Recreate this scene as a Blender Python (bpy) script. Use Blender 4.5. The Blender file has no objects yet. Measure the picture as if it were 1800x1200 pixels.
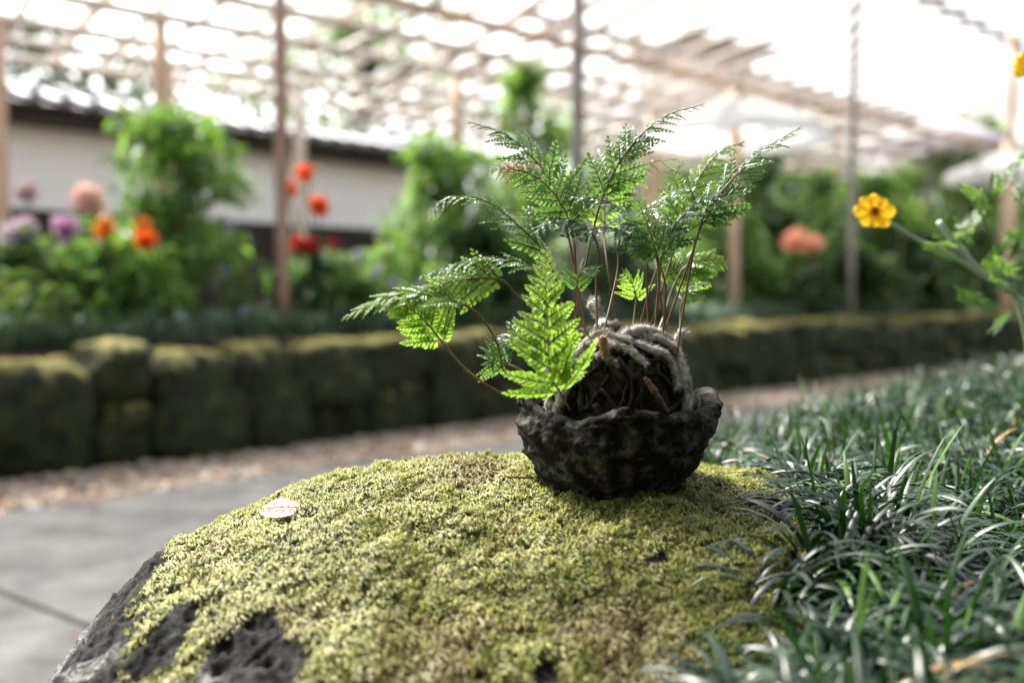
import bpy, math, random
import numpy as np
from mathutils import Vector, Matrix

rng = np.random.default_rng(7)
random.seed(7)
scene = bpy.context.scene
COL = scene.collection
R = math.radians

# ------------------------------------------------------------------ camera, sky, sun, exposure
F_PX = 1750.0                      # focal length in pixels of an 1800 px wide frame (35 mm lens)
CAM = np.array([0.0, 0.0, 0.75])
PITCH = math.atan(90 / F_PX)
FWD = np.array([0, math.cos(PITCH), -math.sin(PITCH)])
UPV = np.array([0, math.sin(PITCH), math.cos(PITCH)])
RGT = np.array([1.0, 0, 0])
cd = bpy.data.cameras.new('camera')
cam = bpy.data.objects.new('camera', cd)
COL.objects.link(cam)
cam.location = CAM
cam.rotation_euler = (math.pi / 2 - PITCH, 0, 0)
cd.sensor_width = 36
cd.lens = 35
cd.clip_start = 0.02
cd.clip_end = 2000
cd.dof.use_dof = True
cd.dof.focus_distance = 0.755
cd.dof.aperture_fstop = 3.0
cd.dof.aperture_blades = 0
scene.camera = cam

SUN_AZ, SUN_EL = R(-44), R(50)     # azimuth measured from +Y towards +X
w = bpy.data.worlds.new('World')
scene.world = w
w.use_nodes = True
nt = w.node_tree
bg = nt.nodes['Background']
sky = nt.nodes.new('ShaderNodeTexSky')
sky.sky_type = 'NISHITA'
sky.sun_disc = False
sky.sun_elevation = SUN_EL
sky.sun_rotation = SUN_AZ
sky.air_density = 1.0
sky.dust_density = 4.0
hs = nt.nodes.new('ShaderNodeHueSaturation')
hs.inputs['Saturation'].default_value = 0.30
nt.links.new(sky.outputs[0], hs.inputs['Color'])
nt.links.new(hs.outputs[0], bg.inputs['Color'])
bg.inputs['Strength'].default_value = 0.15
sl = bpy.data.lights.new('sun', 'SUN')
sl.energy = 4.0
sl.angle = R(12)
sl.color = (1.0, 0.95, 0.87)
so = bpy.data.objects.new('sun', sl)
COL.objects.link(so)
sdir = Vector((math.sin(SUN_AZ) * math.cos(SUN_EL), math.cos(SUN_AZ) * math.cos(SUN_EL), math.sin(SUN_EL)))
so.rotation_euler = sdir.to_track_quat('Z', 'Y').to_euler()
so.location = (0, 0, 8)
scene.view_settings.view_transform = 'Standard'
scene.view_settings.look = 'None'
scene.view_settings.gamma = 1
scene.view_settings.exposure = 1.78
scene.cycles.max_bounces = 8
scene.cycles.transparent_max_bounces = 6
scene.cycles.use_denoising = True


def P(px, py, d):
    """World point seen d metres ahead of the camera at a place in the 1800 x 1200 frame."""
    return CAM + FWD * d + RGT * ((px - 900) / F_PX * d) + UPV * ((600 - py) / F_PX * d)


# ------------------------------------------------------------------ noise and mesh helpers
def _hash(ix, iy, iz, seed):
    h = (ix.astype(np.int64) * 374761393 + iy.astype(np.int64) * 668265263 + iz.astype(np.int64) * 2147483647 + seed * 974634) & 0xffffffff
    h = ((h ^ (h >> 13)) * 1274126177) & 0xffffffff
    h = ((h ^ (h >> 15)) * 2246822519) & 0xffffffff
    return ((h ^ (h >> 16)) & 0xffffff) / float(0xffffff)


def vnoise(p, seed=0):
    p = np.asarray(p, float)
    i = np.floor(p).astype(np.int64)
    f = p - i
    f = f * f * (3 - 2 * f)
    r = 0
    for dx in (0, 1):
        for dy in (0, 1):
            for dz in (0, 1):
                wgt = (f[:, 0] if dx else 1 - f[:, 0]) * (f[:, 1] if dy else 1 - f[:, 1]) * (f[:, 2] if dz else 1 - f[:, 2])
                r = r + wgt * _hash(i[:, 0] + dx, i[:, 1] + dy, i[:, 2] + dz, seed)
    return r * 2 - 1


def fbm(p, seed=0, oct=4, gain=.5):
    p = np.asarray(p, float)
    s, a, r = 1.0, 1.0, 0
    for k in range(oct):
        r = r + a * vnoise(p * s, seed + k * 17)
        s *= 2.03
        a *= gain
    return r


def link(o, parent=None):
    COL.objects.link(o)
    if parent is not None:
        o.parent = parent
    return o


def mk(name, V, Fs, mat, parent=None, col=None, smooth=True, world=True, mesh_only=False):
    """One mesh object from arrays: V (n,3), Fs a list of (m,k) index arrays; V is in world space."""
    V = np.asarray(V, np.float32).reshape(-1, 3)
    if parent is not None and world:
        V = V - np.array(parent.matrix_basis.translation if parent.parent is None else parent.matrix_basis.translation + parent.parent.matrix_basis.translation, np.float32)
    if not isinstance(Fs, list):
        Fs = [Fs]
    Fs = [np.asarray(f, np.int32) for f in Fs if len(f)]
    loops = np.concatenate([f.ravel() for f in Fs])
    tot = np.concatenate([np.full(len(f), f.shape[1], np.int32) for f in Fs])
    start = np.concatenate([[0], np.cumsum(tot)[:-1]]).astype(np.int32)
    me = bpy.data.meshes.new(name)
    me.vertices.add(len(V))
    me.vertices.foreach_set('co', V.ravel())
    me.loops.add(len(loops))
    me.loops.foreach_set('vertex_index', loops)
    me.polygons.add(len(tot))
    me.polygons.foreach_set('loop_start', start)
    me.polygons.foreach_set('use_smooth', np.full(len(tot), smooth))
    me.update(calc_edges=True)
    if col is not None:
        ca = me.color_attributes.new('Col', 'FLOAT_COLOR', 'POINT')
        c = np.ones((len(V), 4), np.float32)
        c[:, :3] = col
        ca.data.foreach_set('color', c.ravel())
    if mat is not None:
        me.materials.append(mat)
    if mesh_only:
        return me
    return link(bpy.data.objects.new(name, me), parent)


def tag(o, label=None, cat=None, group=None, kind=None):
    for k, v in (('label', label), ('category', cat), ('group', group), ('kind', kind)):
        if v:
            o[k] = v
    return o


def thing(name, loc, label, cat, group=None):
    o = bpy.data.objects.new(name, None)
    o.empty_display_size = 0.05
    COL.objects.link(o)
    o.location = loc
    return tag(o, label, cat, group)


def merge(parts):
    """[(V, [F..]), ...] -> V, [tris, quads]"""
    Vs, T, Q, n = [], [], [], 0
    for V, Fs in parts:
        V = np.asarray(V, float).reshape(-1, 3)
        for f in Fs:
            f = np.asarray(f)
            if len(f) == 0:
                continue
            (T if f.shape[1] == 3 else Q).append(f + n)
        Vs.append(V)
        n += len(V)
    out = []
    if T:
        out.append(np.concatenate(T))
    if Q:
        out.append(np.concatenate(Q))
    return np.concatenate(Vs), out


def crom(pts, n):
    pts = np.asarray(pts, float)
    p = np.vstack([2 * pts[0] - pts[1], pts, 2 * pts[-1] - pts[-2]])
    m = len(pts) - 1
    out = []
    for u in np.linspace(0, m, n):
        i = min(int(u), m - 1)
        t = u - i
        a, b, c, d = p[i], p[i + 1], p[i + 2], p[i + 3]
        out.append(.5 * ((2 * b) + (c - a) * t + (2 * a - 5 * b + 4 * c - d) * t * t + (3 * b - a - 3 * c + d) * t ** 3))
    return np.array(out)


def tube(pts, rad, n=6, caps=True):
    pts = np.asarray(pts, float)
    m = len(pts)
    rad = np.broadcast_to(np.asarray(rad, float), (m,))
    tan = np.gradient(pts, axis=0)
    tan /= np.linalg.norm(tan, axis=1)[:, None] + 1e-12
    ref = np.array([0, 0, 1.0]) if abs(tan[0][2]) < .9 else np.array([1.0, 0, 0])
    V = []
    nrm = np.cross(tan[0], ref)
    nrm /= np.linalg.norm(nrm)
    for i in range(m):
        nrm = nrm - tan[i] * np.dot(nrm, tan[i])
        nrm /= np.linalg.norm(nrm) + 1e-12
        b = np.cross(tan[i], nrm)
        a = np.linspace(0, 2 * np.pi, n, endpoint=False)
        V.append(pts[i] + rad[i] * (np.cos(a)[:, None] * nrm + np.sin(a)[:, None] * b))
    V = np.concatenate(V)
    i = np.arange(m - 1)[:, None] * n
    k = np.arange(n)[None, :]
    k2 = (k + 1) % n
    Q = np.stack([i + k, i + k2, i + n + k2, i + n + k], -1).reshape(-1, 4)
    Fs = [Q]
    if caps:
        V = np.vstack([V, pts[:1], pts[-1:]])
        c0, c1 = m * n, m * n + 1
        a = np.arange(n)
        Fs.append(np.vstack([np.stack([np.full(n, c0), (a + 1) % n, a], 1), np.stack([np.full(n, c1), (m - 1) * n + a, (m - 1) * n + (a + 1) % n], 1)]))
    return V, Fs


def box(c, s, rz=0.0):
    c = np.asarray(c, float)
    x, y, z = np.asarray(s, float) / 2
    V = np.array([[-x, -y, -z], [x, -y, -z], [x, y, -z], [-x, y, -z], [-x, -y, z], [x, -y, z], [x, y, z], [-x, y, z]])
    ca, sa = math.cos(rz), math.sin(rz)
    V = np.stack([V[:, 0] * ca - V[:, 1] * sa, V[:, 0] * sa + V[:, 1] * ca, V[:, 2]], 1) + c
    Q = np.array([[0, 3, 2, 1], [4, 5, 6, 7], [0, 1, 5, 4], [1, 2, 6, 5], [2, 3, 7, 6], [3, 0, 4, 7]])
    return V, [Q]


def lathe(prof, n=48):
    """prof: list of (r, z)"""
    prof = np.asarray(prof, float)
    a = np.linspace(0, 2 * np.pi, n, endpoint=False)
    V = np.stack([prof[:, 0][:, None] * np.cos(a), prof[:, 0][:, None] * np.sin(a), np.repeat(prof[:, 1][:, None], n, 1)], -1).reshape(-1, 3)
    m = len(prof)
    i = np.arange(m - 1)[:, None] * n
    k = np.arange(n)[None, :]
    k2 = (k + 1) % n
    Q = np.stack([i + k, i + k2, i + n + k2, i + n + k], -1).reshape(-1, 4)
    return V, [Q]


# ------------------------------------------------------------------ materials
def mat(name, c1, c2=None, rough=.7, spec=.4, scale=20., bump=0., bscale=None, attr=False, trans=0., tcol=None, detail=4., sheen=0., contrast=(.35, .65), coat=0.):
    m = bpy.data.materials.new(name)
    m.use_nodes = True
    t = m.node_tree
    b = t.nodes['Principled BSDF']
    out = t.nodes['Material Output']
    b.inputs['Roughness'].default_value = rough
    b.inputs['Specular IOR Level'].default_value = spec
    if sheen:
        b.inputs['Sheen Weight'].default_value = sheen
        b.inputs['Sheen Roughness'].default_value = .4
    tc = t.nodes.new('ShaderNodeTexCoord')
    src = None
    if c2 is not None:
        nz = t.nodes.new('ShaderNodeTexNoise')
        nz.inputs['Scale'].default_value = scale
        nz.inputs['Detail'].default_value = detail
        nz.inputs['Roughness'].default_value = .65
        t.links.new(tc.outputs['Object'], nz.inputs['Vector'])
        rp = t.nodes.new('ShaderNodeValToRGB')
        rp.color_ramp.elements[0].position = contrast[0]
        rp.color_ramp.elements[1].position = contrast[1]
        rp.color_ramp.elements[0].color = (*c1, 1)
        rp.color_ramp.elements[1].color = (*c2, 1)
        t.links.new(nz.outputs['Fac'], rp.inputs['Fac'])
        src = rp.outputs['Color']
    if attr:
        at = t.nodes.new('ShaderNodeAttribute')
        at.attribute_name = 'Col'
        if src is None:
            rg = t.nodes.new('ShaderNodeRGB')
            rg.outputs[0].default_value = (*c1, 1)
            src = rg.outputs[0]
        mx = t.nodes.new('ShaderNodeMix')
        mx.data_type = 'RGBA'
        mx.blend_type = 'MULTIPLY'
        mx.inputs['Factor'].default_value = 1
        t.links.new(src, mx.inputs['A'])
        t.links.new(at.outputs['Color'], mx.inputs['B'])
        src = mx.outputs['Result']
    if src is not None:
        t.links.new(src, b.inputs['Base Color'])
    else:
        b.inputs['Base Color'].default_value = (*c1, 1)
    if bump:
        n2 = t.nodes.new('ShaderNodeTexNoise')
        n2.inputs['Scale'].default_value = bscale or scale * 3
        n2.inputs['Detail'].default_value = 6
        n2.inputs['Roughness'].default_value = .7
        t.links.new(tc.outputs['Object'], n2.inputs['Vector'])
        bp = t.nodes.new('ShaderNodeBump')
        bp.inputs['Strength'].default_value = min(1, bump)
        bp.inputs['Distance'].default_value = .3 / (bscale or scale * 3) * max(1, bump)
        t.links.new(n2.outputs['Fac'], bp.inputs['Height'])
        t.links.new(bp.outputs['Normal'], b.inputs['Normal'])
    if trans:
        tr = t.nodes.new('ShaderNodeBsdfTranslucent')
        if attr:
            rg2 = t.nodes.new('ShaderNodeMix')
            rg2.data_type = 'RGBA'
            rg2.blend_type = 'MULTIPLY'
            rg2.inputs['Factor'].default_value = 1
            rg2.inputs['A'].default_value = (*(tcol or c1), 1)
            t.links.new(at.outputs['Color'], rg2.inputs['B'])
            t.links.new(rg2.outputs['Result'], tr.inputs['Color'])
        else:
            tr.inputs['Color'].default_value = (*(tcol or c1), 1)
        ms = t.nodes.new('ShaderNodeMixShader')
        ms.inputs[0].default_value = trans
        t.links.new(b.outputs[0], ms.inputs[1])
        t.links.new(tr.outputs[0], ms.inputs[2])
        t.links.new(ms.outputs[0], out.inputs['Surface'])
    return m


def mossy(name, rock1, rock2, moss1, moss2, lo=.25, hi=.6, scale=6.):
    """Stone with moss grown on the faces that look up."""
    m = mat(name, rock1, rock2, rough=.85, spec=.25, scale=scale, bump=.8, bscale=45)
    t = m.node_tree
    b = t.nodes['Principled BSDF']
    ge = t.nodes.new('ShaderNodeNewGeometry')
    sx = t.nodes.new('ShaderNodeSeparateXYZ')
    t.links.new(ge.outputs['Normal'], sx.inputs[0])
    nz = t.nodes.new('ShaderNodeTexNoise')
    nz.inputs['Scale'].default_value = 7
    nz.inputs['Detail'].default_value = 5
    tc = t.nodes.new('ShaderNodeTexCoord')
    t.links.new(tc.outputs['Object'], nz.inputs['Vector'])
    ad = t.nodes.new('ShaderNodeMath')
    ad.operation = 'MULTIPLY_ADD'
    ad.inputs[1].default_value = 2.2
    t.links.new(nz.outputs['Fac'], ad.inputs[0])
    t.links.new(sx.outputs['Z'], ad.inputs[2])
    mr = t.nodes.new('ShaderNodeMapRange')
    mr.inputs['From Min'].default_value = lo + 1.1
    mr.inputs['From Max'].default_value = hi + 1.1
    t.links.new(ad.outputs[0], mr.inputs['Value'])
    n3 = t.nodes.new('ShaderNodeTexNoise')
    n3.inputs['Scale'].default_value = 14
    t.links.new(tc.outputs['Object'], n3.inputs['Vector'])
    mm = t.nodes.new('ShaderNodeMix')
    mm.data_type = 'RGBA'
    mm.inputs['A'].default_value = (*moss1, 1)
    mm.inputs['B'].default_value = (*moss2, 1)
    t.links.new(n3.outputs['Fac'], mm.inputs['Factor'])
    mx = t.nodes.new('ShaderNodeMix')
    mx.data_type = 'RGBA'
    old = b.inputs['Base Color'].links[0].from_socket
    t.links.new(mr.outputs['Result'], mx.inputs['Factor'])
    t.links.new(old, mx.inputs['A'])
    t.links.new(mm.outputs['Result'], mx.inputs['B'])
    t.links.new(mx.outputs['Result'], b.inputs['Base Color'])
    return m


M = {}
M['ground'] = mat('earth', (.05, .04, .03), (.11, .085, .06), rough=.95, spec=.1, scale=3, bump=.6)
M['slab'] = mat('concrete_slab', (.036, .036, .037), (.125, .123, .12), rough=.88, spec=.2, scale=5, bump=.7, bscale=120, detail=12, contrast=(.3, .7))
M['joint'] = mat('joint_sand', (.10, .095, .09), (.16, .15, .14), rough=.95, spec=.1, scale=40)
M['grit'] = mat('gravel_bed', (.16, .11, .085), (.30, .22, .17), rough=.95, spec=.1, scale=40, bump=.8)
M['pebble'] = mat('pebble', (.9, .9, .9), (1, 1, 1), rough=.85, spec=.2, scale=30, attr=True)
M['soil'] = mat('garden_soil', (.035, .025, .018), (.13, .085, .055), rough=.95, spec=.1, scale=9, bump=.8)
M['wallstone'] = mossy('mossy_wall_stone', (.006, .008, .004), (.034, .046, .016), (.24, .22, .055), (.36, .31, .10), lo=.50, hi=1.15)
M['boulder'] = mat('boulder', (.35, .35, .35), (1.9, 1.9, 1.9), rough=.9, spec=.12, scale=260, bump=2.0, bscale=300, attr=True, contrast=(.38, .66), detail=8)
M['moss'] = mat('moss_leaf', (1, 1, 1), rough=.55, spec=.35, attr=True, trans=.35, tcol=(1.1, 1.15, .7))
M['mondo'] = mat('mondo_blade', (1, 1, 1), rough=.37, spec=.40, attr=True, trans=.12, tcol=(1.1, 1.7, .45))
M['fargrass'] = mat('far_mondo_blade', (1, 1, 1), rough=.38, spec=.5, attr=True, trans=.12, tcol=(1.0, 1.4, .6))
M['pot'] = mat('rough_stoneware', (.009, .008, .007), (.21, .195, .165), rough=.92, spec=.15, scale=75, bump=1.6, bscale=380, contrast=(.48, .85), detail=7)
M['root'] = mat('dark_root_fibre', (.006, .005, .004), (.06, .045, .034), rough=.9, spec=.2, scale=120, bump=1.0, bscale=300)
M['fur'] = mat('furry_rhizome', (.22, .20, .17), (.76, .74, .70), rough=.95, spec=.1, scale=160, bump=.8, bscale=600, contrast=(.35, .7))
M['tan_tip'] = mat('tan_rhizome_tip', (.30, .19, .10), (.40, .29, .17), rough=.85, spec=.2, scale=90)
M['stipe'] = mat('brown_stipe', (.10, .045, .022), (.17, .085, .035), rough=.4, spec=.5, scale=60)
M['stipe_g'] = mat('green_stipe', (.16, .13, .04), (.20, .19, .06), rough=.45, spec=.4, scale=60)
M['leaf_y'] = mat('young_fern_leaf', (.15, .25, .035), (.21, .30, .05), rough=.42, spec=.45, scale=90, attr=True, trans=.55, tcol=(.32, .54, .065))
M['leaf_f'] = mat('bright_fern_leaf', (.17, .27, .038), (.23, .32, .05), rough=.45, spec=.4, scale=90, attr=True, trans=.58, tcol=(.36, .57, .07))
M['leaf_m'] = mat('fern_leaf', (.075, .15, .035), (.11, .19, .045), rough=.34, spec=.55, scale=90, attr=True, trans=.42, tcol=(.20, .38, .07))
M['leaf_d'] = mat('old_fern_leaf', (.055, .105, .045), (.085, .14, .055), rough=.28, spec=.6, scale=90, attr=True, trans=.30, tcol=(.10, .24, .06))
M['plaster'] = mat('white_plaster', (.82, .87, .91), (.86, .90, .93), rough=.9, spec=.2, scale=2)
M['darkwood'] = mat('dark_timber', (.022, .02, .018), (.045, .04, .035), rough=.8, spec=.3, scale=12)
M['tile'] = mat('grey_roof_tile', (.10, .105, .12), (.19, .195, .21), rough=.45, spec=.5, scale=6)
M['bamboo'] = mat('bleached_bamboo', (.54, .48, .42), (.70, .64, .57), rough=.55, spec=.4, scale=7)
M['reed'] = mat('bleached_slat', (.70, .66, .62), (.82, .79, .76), rough=.6, spec=.3, scale=7, trans=.4, tcol=(.8, .76, .72))
M['post_brown'] = mat('brown_bamboo_post', (.24, .15, .10), (.36, .24, .17), rough=.5, spec=.4, scale=9)
M['post_grey'] = mat('grey_wood_post', (.20, .175, .155), (.30, .27, .24), rough=.6, spec=.35, scale=9)
M['post_tan'] = mat('tan_wood_post', (.52, .36, .24), (.62, .46, .33), rough=.6, spec=.35, scale=9)
M['paper'] = mat('white_parasol_cloth', (.82, .82, .82), (.86, .86, .86), rough=.8, spec=.2, scale=4, trans=.6, tcol=(.9, .9, .9))
M['lavcloth'] = mat('lilac_parasol_cloth', (.68, .66, .73), (.72, .70, .77), rough=.8, spec=.2, scale=4, trans=.35, tcol=(.66, .63, .72))
M['bark'] = mat('bark', (.05, .038, .028), (.11, .085, .06), rough=.9, spec=.2, scale=15, bump=.8)
M['stem'] = mat('green_stem', (.09, .13, .035), (.14, .17, .05), rough=.5, spec=.4, scale=30)
M['stem_pale'] = mat('pale_stem', (.42, .48, .36), (.52, .58, .46), rough=.5, spec=.4, scale=30)
M['stem_mid'] = mat('grey_green_stem', (.26, .33, .18), (.32, .39, .23), rough=.5, spec=.4, scale=30)
M['leafA'] = mat('fresh_leaf', (1, 1, 1), rough=.4, spec=.5, attr=True, trans=.52, tcol=(1.7, 2.0, 1.0))
M['petal'] = mat('petal', (1, 1, 1), rough=.6, spec=.3, attr=True, trans=.3, tcol=(1.1, 1.0, 1.0))
M['dry'] = mat('dry_leaf', (.62, .47, .38), (.78, .64, .54), rough=.7, spec=.3, scale=70, bump=.4, bscale=300, trans=.3, tcol=(.8, .6, .45))
M['twig'] = mat('twig', (.10, .05, .03), (.18, .10, .06), rough=.7, spec=.3, scale=90)
M['rust'] = mat('rust_red_timber', (.52, .38, .31), (.60, .46, .39), rough=.7, spec=.3, scale=2)
M['bronze'] = mat('bronze_roof', (.46, .46, .47), (.54, .54, .55), rough=.6, spec=.4, scale=1)

# ------------------------------------------------------------------ layout lines: everything runs along the path direction D
D = np.array([.732, .681, 0.0])
N = np.array([.681, -.732, 0.0])                # from the far wall towards the camera
W0 = np.array([-2.05, 3.98, 0.0])               # a point on the far wall's foot
J = np.array([-.79, .613, 0.0])                 # paving joints


def along(t, off, z=0.0):
    return W0 + D * t + N * off + np.array([0, 0, z])


def wall_depth(px):
    a = (px - 900) / F_PX
    t = (a * 3.98 + 2.05) / (.732 - a * .681)
    return 3.98 + .681 * t


def prism(poly, z0, z1):
    poly = np.asarray(poly, float)
    n = len(poly)
    V = np.vstack([np.c_[poly[:, :2], np.full(n, z0)], np.c_[poly[:, :2], np.full(n, z1)]])
    i = np.arange(n)
    Q = np.stack([i, (i + 1) % n, n + (i + 1) % n, n + i], 1)
    if n == 4:
        return V, [Q, np.array([[3, 2, 1, 0], [4, 5, 6, 7]])]
    T = []
    for k in range(1, n - 1):
        T += [[0, k + 1, k], [n, n + k, n + k + 1]]
    return V, [Q, np.array(T)]


# ------------------------------------------------------------------ setting: ground, path, gravel strip, raised beds
g = 300.0
tag(mk('ground', [[-g, -g, -.06], [g, -g, -.06], [g, g, -.06], [-g, g, -.06]], [np.array([[0, 1, 2, 3]])], M['ground'], smooth=False), kind='structure')
V, Fs = prism([along(-9, .0), along(-9, 4.2), along(24, 4.2), along(24, .0)], -.05, -.022)
path = tag(mk('path', V, Fs, M['joint'], smooth=False), kind='structure')
# cast paving slabs laid across the path, joints oblique
j0 = np.array([-1.24, 2.42, 0])                 # the joint seen beside the boulder


def hit_off(p, off):
    s = (off - np.dot(p - W0, N)) / np.dot(J, N)
    return p + J * s


for k in range(-3, 13):
    a, b = j0 + D * (k * 1.35), j0 + D * ((k + 1) * 1.35)
    ga, gb = a + D * .009, b - D * .009
    poly = [hit_off(ga, .66), hit_off(ga, 3.9), hit_off(gb, 3.9), hit_off(gb, .66)]
    if np.cross((poly[1] - poly[0])[:2], (poly[2] - poly[1])[:2]) < 0:
        poly = poly[::-1]
    poly = np.array(poly)[:, :2]
    c = poly.mean(0)
    z1 = rng.uniform(-.002, .003)
    V0, _ = prism(poly, -.03, z1 - .006)
    V1 = np.c_[c + (poly - c) * .994, np.full(4, z1)]
    V = np.vstack([V0, V1])
    Q = [[i, (i + 1) % 4, 4 + (i + 1) % 4, 4 + i] for i in range(4)] + [[4 + i, 4 + (i + 1) % 4, 8 + (i + 1) % 4, 8 + i] for i in range(4)] + [[8, 9, 10, 11]]
    mk('paving_slab', V, [np.array(Q)], M['slab'], path, smooth=False)

V, Fs = prism([along(-9, .02), along(-9, .68), along(24, .64), along(24, .02)], -.045, -.012)
tag(mk('gravel_strip', V, Fs, M['grit'], smooth=False), kind='structure')

ico_p = (1 + 5 ** .5) / 2
ICO = np.array([[-1, ico_p, 0], [1, ico_p, 0], [-1, -ico_p, 0], [1, -ico_p, 0], [0, -1, ico_p], [0, 1, ico_p], [0, -1, -ico_p], [0, 1, -ico_p], [ico_p, 0, -1], [ico_p, 0, 1], [-ico_p, 0, -1], [-ico_p, 0, 1]]) / 1.902
ICOF = np.array([[0, 11, 5], [0, 5, 1], [0, 1, 7], [0, 7, 10], [0, 10, 11], [1, 5, 9], [5, 11, 4], [11, 10, 2], [10, 7, 6], [7, 1, 8], [3, 9, 4], [3, 4, 2], [3, 2, 6], [3, 6, 8], [3, 8, 9], [4, 9, 5], [2, 4, 11], [6, 2, 10], [8, 6, 7], [9, 8, 1]])


def scatter_pebbles(n, t0, t1, o0, o1, s0, s1, pal):
    t = rng.uniform(t0, t1, n)
    o = rng.beta(1.3, 1.6, n) * (o1 - o0) + o0
    s = rng.uniform(s0, s1, n)
    c = W0 + D * t[:, None] + N * o[:, None]
    c[:, 2] = -.012 + s * .35
    ang = rng.uniform(0, 6.28, n)
    sc = np.stack([s * rng.uniform(.7, 1.3, n), s * rng.uniform(.7, 1.3, n), s * rng.uniform(.35, .7, n)], 1)
    v = ICO[None] * sc[:, None]
    v = v * (1 + .2 * rng.standard_normal((n, 12, 1)))
    ca, sa = np.cos(ang)[:, None], np.sin(ang)[:, None]
    v = np.stack([v[..., 0] * ca - v[..., 1] * sa, v[..., 0] * sa + v[..., 1] * ca, v[..., 2]], -1) + c[:, None]
    f = ICOF[None] + (np.arange(n) * 12)[:, None, None]
    colr = np.array(pal)[rng.integers(0, len(pal), n)] * rng.uniform(.7, 1.25, (n, 1))
    return v.reshape(-1, 3), f.reshape(-1, 3), np.repeat(colr, 12, 0)


V, F, C = scatter_pebbles(9000, -3, 12, .03, .74, .008, .024, [(.36, .30, .23), (.26, .20, .14), (.44, .38, .31), (.19, .14, .10), (.31, .29, .25), (.34, .22, .13)])
tag(mk('gravel', V, [F], M['pebble'], col=C, smooth=False), 'brown and pinkish gravel strewn between the paved path and the mossy wall', 'gravel', kind='stuff')

# far raised bed behind the mossy wall
nT, nO = 90, 40
tt = np.linspace(-9, 24, nT)
oo = np.linspace(-.12, -16, nO)
G = W0 + D * tt[:, None, None] + N * oo[None, :, None]
G = G.reshape(-1, 3)
G[:, 2] = .46 + .03 * fbm(G * np.array([1.2, 1.2, 1]), 3)
G[:, 2] -= np.tile((oo < -6) * .0, nT)
ii = (np.arange(nT - 1)[:, None] * nO + np.arange(nO - 1)[None]).ravel()
Q = np.stack([ii, ii + nO, ii + nO + 1, ii + 1], 1)[:, ::-1]
tag(mk('bed_terrain', G, [Q], M['soil']), kind='structure')

# ------------------------------------------------------------------ the boulder (foreground)
RC = np.array([.025, .665])
RA, RB = .402, .36


def r_outline(th):
    c, s = np.cos(th), np.sin(th)
    p = 2.5
    base = (np.abs(c / RA) ** p + np.abs(s / RB) ** p) ** (-1 / p)
    base = base * (1 - .30 * np.exp(-((th + .75) / .5) ** 2))
    return base * (1 + .035 * vnoise(np.stack([c * 2.1 + 5, s * 2.1, th * 0], 1), 4) + .015 * vnoise(np.stack([c * 6, s * 6, th * 0 + 3], 1), 9))


def dome(x, y):
    dy = y - .83
    return .607 - np.where(dy < 0, .98, 1.45) * dy ** 2 - .33 * (x - .04) ** 2


def rock_rho(x, y):
    dx, dy = x - RC[0], y - RC[1]
    return np.hypot(dx, dy) / r_outline(np.arctan2(dy, dx))


SE = 6.0


def rock_z(x, y):
    rho = np.clip(rock_rho(x, y), 0, .9995)
    h = (1 - rho ** SE) ** (1 / SE)
    q = np.stack([x, y, x * 0], 1)
    z = dome(x, y) + .008 * fbm(q * 9, 21, 3) + .0035 * fbm(q * 38, 31, 3)
    return h * (z - .0) + (1 - h) * 0.0


BARE = []


def surf(px, py, guess):
    d = guess
    for _ in range(40):
        p = P(px, py, d)
        zr = float(rock_z(p[:1], p[1:2])[0])
        d = min(1.05, max(.3, d + (p[2] - zr) * 1.3))
    return P(px, py, d)


EDGE = np.array([(-.236, .55), (-.244, .59), (-.258, .646), (-.264, .69), (-.268, .74), (-.262, .80), (-.240, .85), (-.20, .90), (-.15, .95)])


for _px, _py, _g, _r in [(440, 1160, .58, .017), (410, 1195, .57, .022), (475, 1195, .57, .018), (455, 1115, .6, .010), (1165, 985, .68, .005), (1140, 990, .68, .004), (760, 1198, .57, .006), (960, 1195, .57, .008), (320, 1085, .62, .010), (280, 1150, .60, .014), (250, 1090, .63, .010)]:
    _p = surf(_px, _py, _g)
    BARE.append((_p[0], _p[1], _r))


def moss_cover(x, y):
    """1 where moss grows, 0 on bare rock."""
    q = np.stack([x, y, x * 0], 1)
    n = fbm(q * 22, 51, 3) * .5
    rho = rock_rho(x, y)
    cov = (.92 + .06 * n - rho) * 16
    xe = np.interp(y, EDGE[:, 1], EDGE[:, 0])
    cov = np.minimum(cov, (x - xe + .016 * n) * 90)
    for bx, by, br in BARE:
        dd = np.hypot(x - bx, y - by) / br + n * .55
        cov = np.minimum(cov, (dd - 1) * 3)
    blot = (n + .62 + np.clip((.86 - rho) * 4, 0, 3)) * 3
    cov = np.minimum(cov, blot)
    return np.clip(cov, 0, 1)


nth, nr = 800, 230
th = np.linspace(-np.pi, np.pi, nth, endpoint=False)
q = np.linspace(0.02, 1, nr)
phi = np.pi / 2 * q ** 2.6
rho = np.sin(phi) ** (2 / SE)
h = np.cos(phi) ** (2 / SE)
h[-1] = 0
TH, RHO = np.meshgrid(th, rho, indexing='ij')
HH = np.broadcast_to(h, TH.shape)
RO = r_outline(th)[:, None] * RHO
X, Y = RC[0] + RO * np.cos(TH), RC[1] + RO * np.sin(TH)
x, y = X.ravel(), Y.ravel()
qq = np.stack([x, y, x * 0], 1)
zd = dome(x, y) + .008 * fbm(qq * 9, 21, 3) + .0035 * fbm(qq * 38, 31, 3)
z = (HH.ravel()) * zd
side = np.clip((.93 - HH.ravel()) * 6, 0, 1)
pp = np.stack([x, y, z], 1)
rad = np.stack([np.cos(TH).ravel(), np.sin(TH).ravel(), 0 * x], 1)
cov = moss_cover(x, y)
bare = 1 - cov
lump = fbm(pp * 14, 61, 4) * .016 * side
vesic = fbm(pp * 120, 71, 3)
pit = -np.clip(vnoise(pp * 190, 73) - .25, 0, 1) * 1.3
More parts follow.
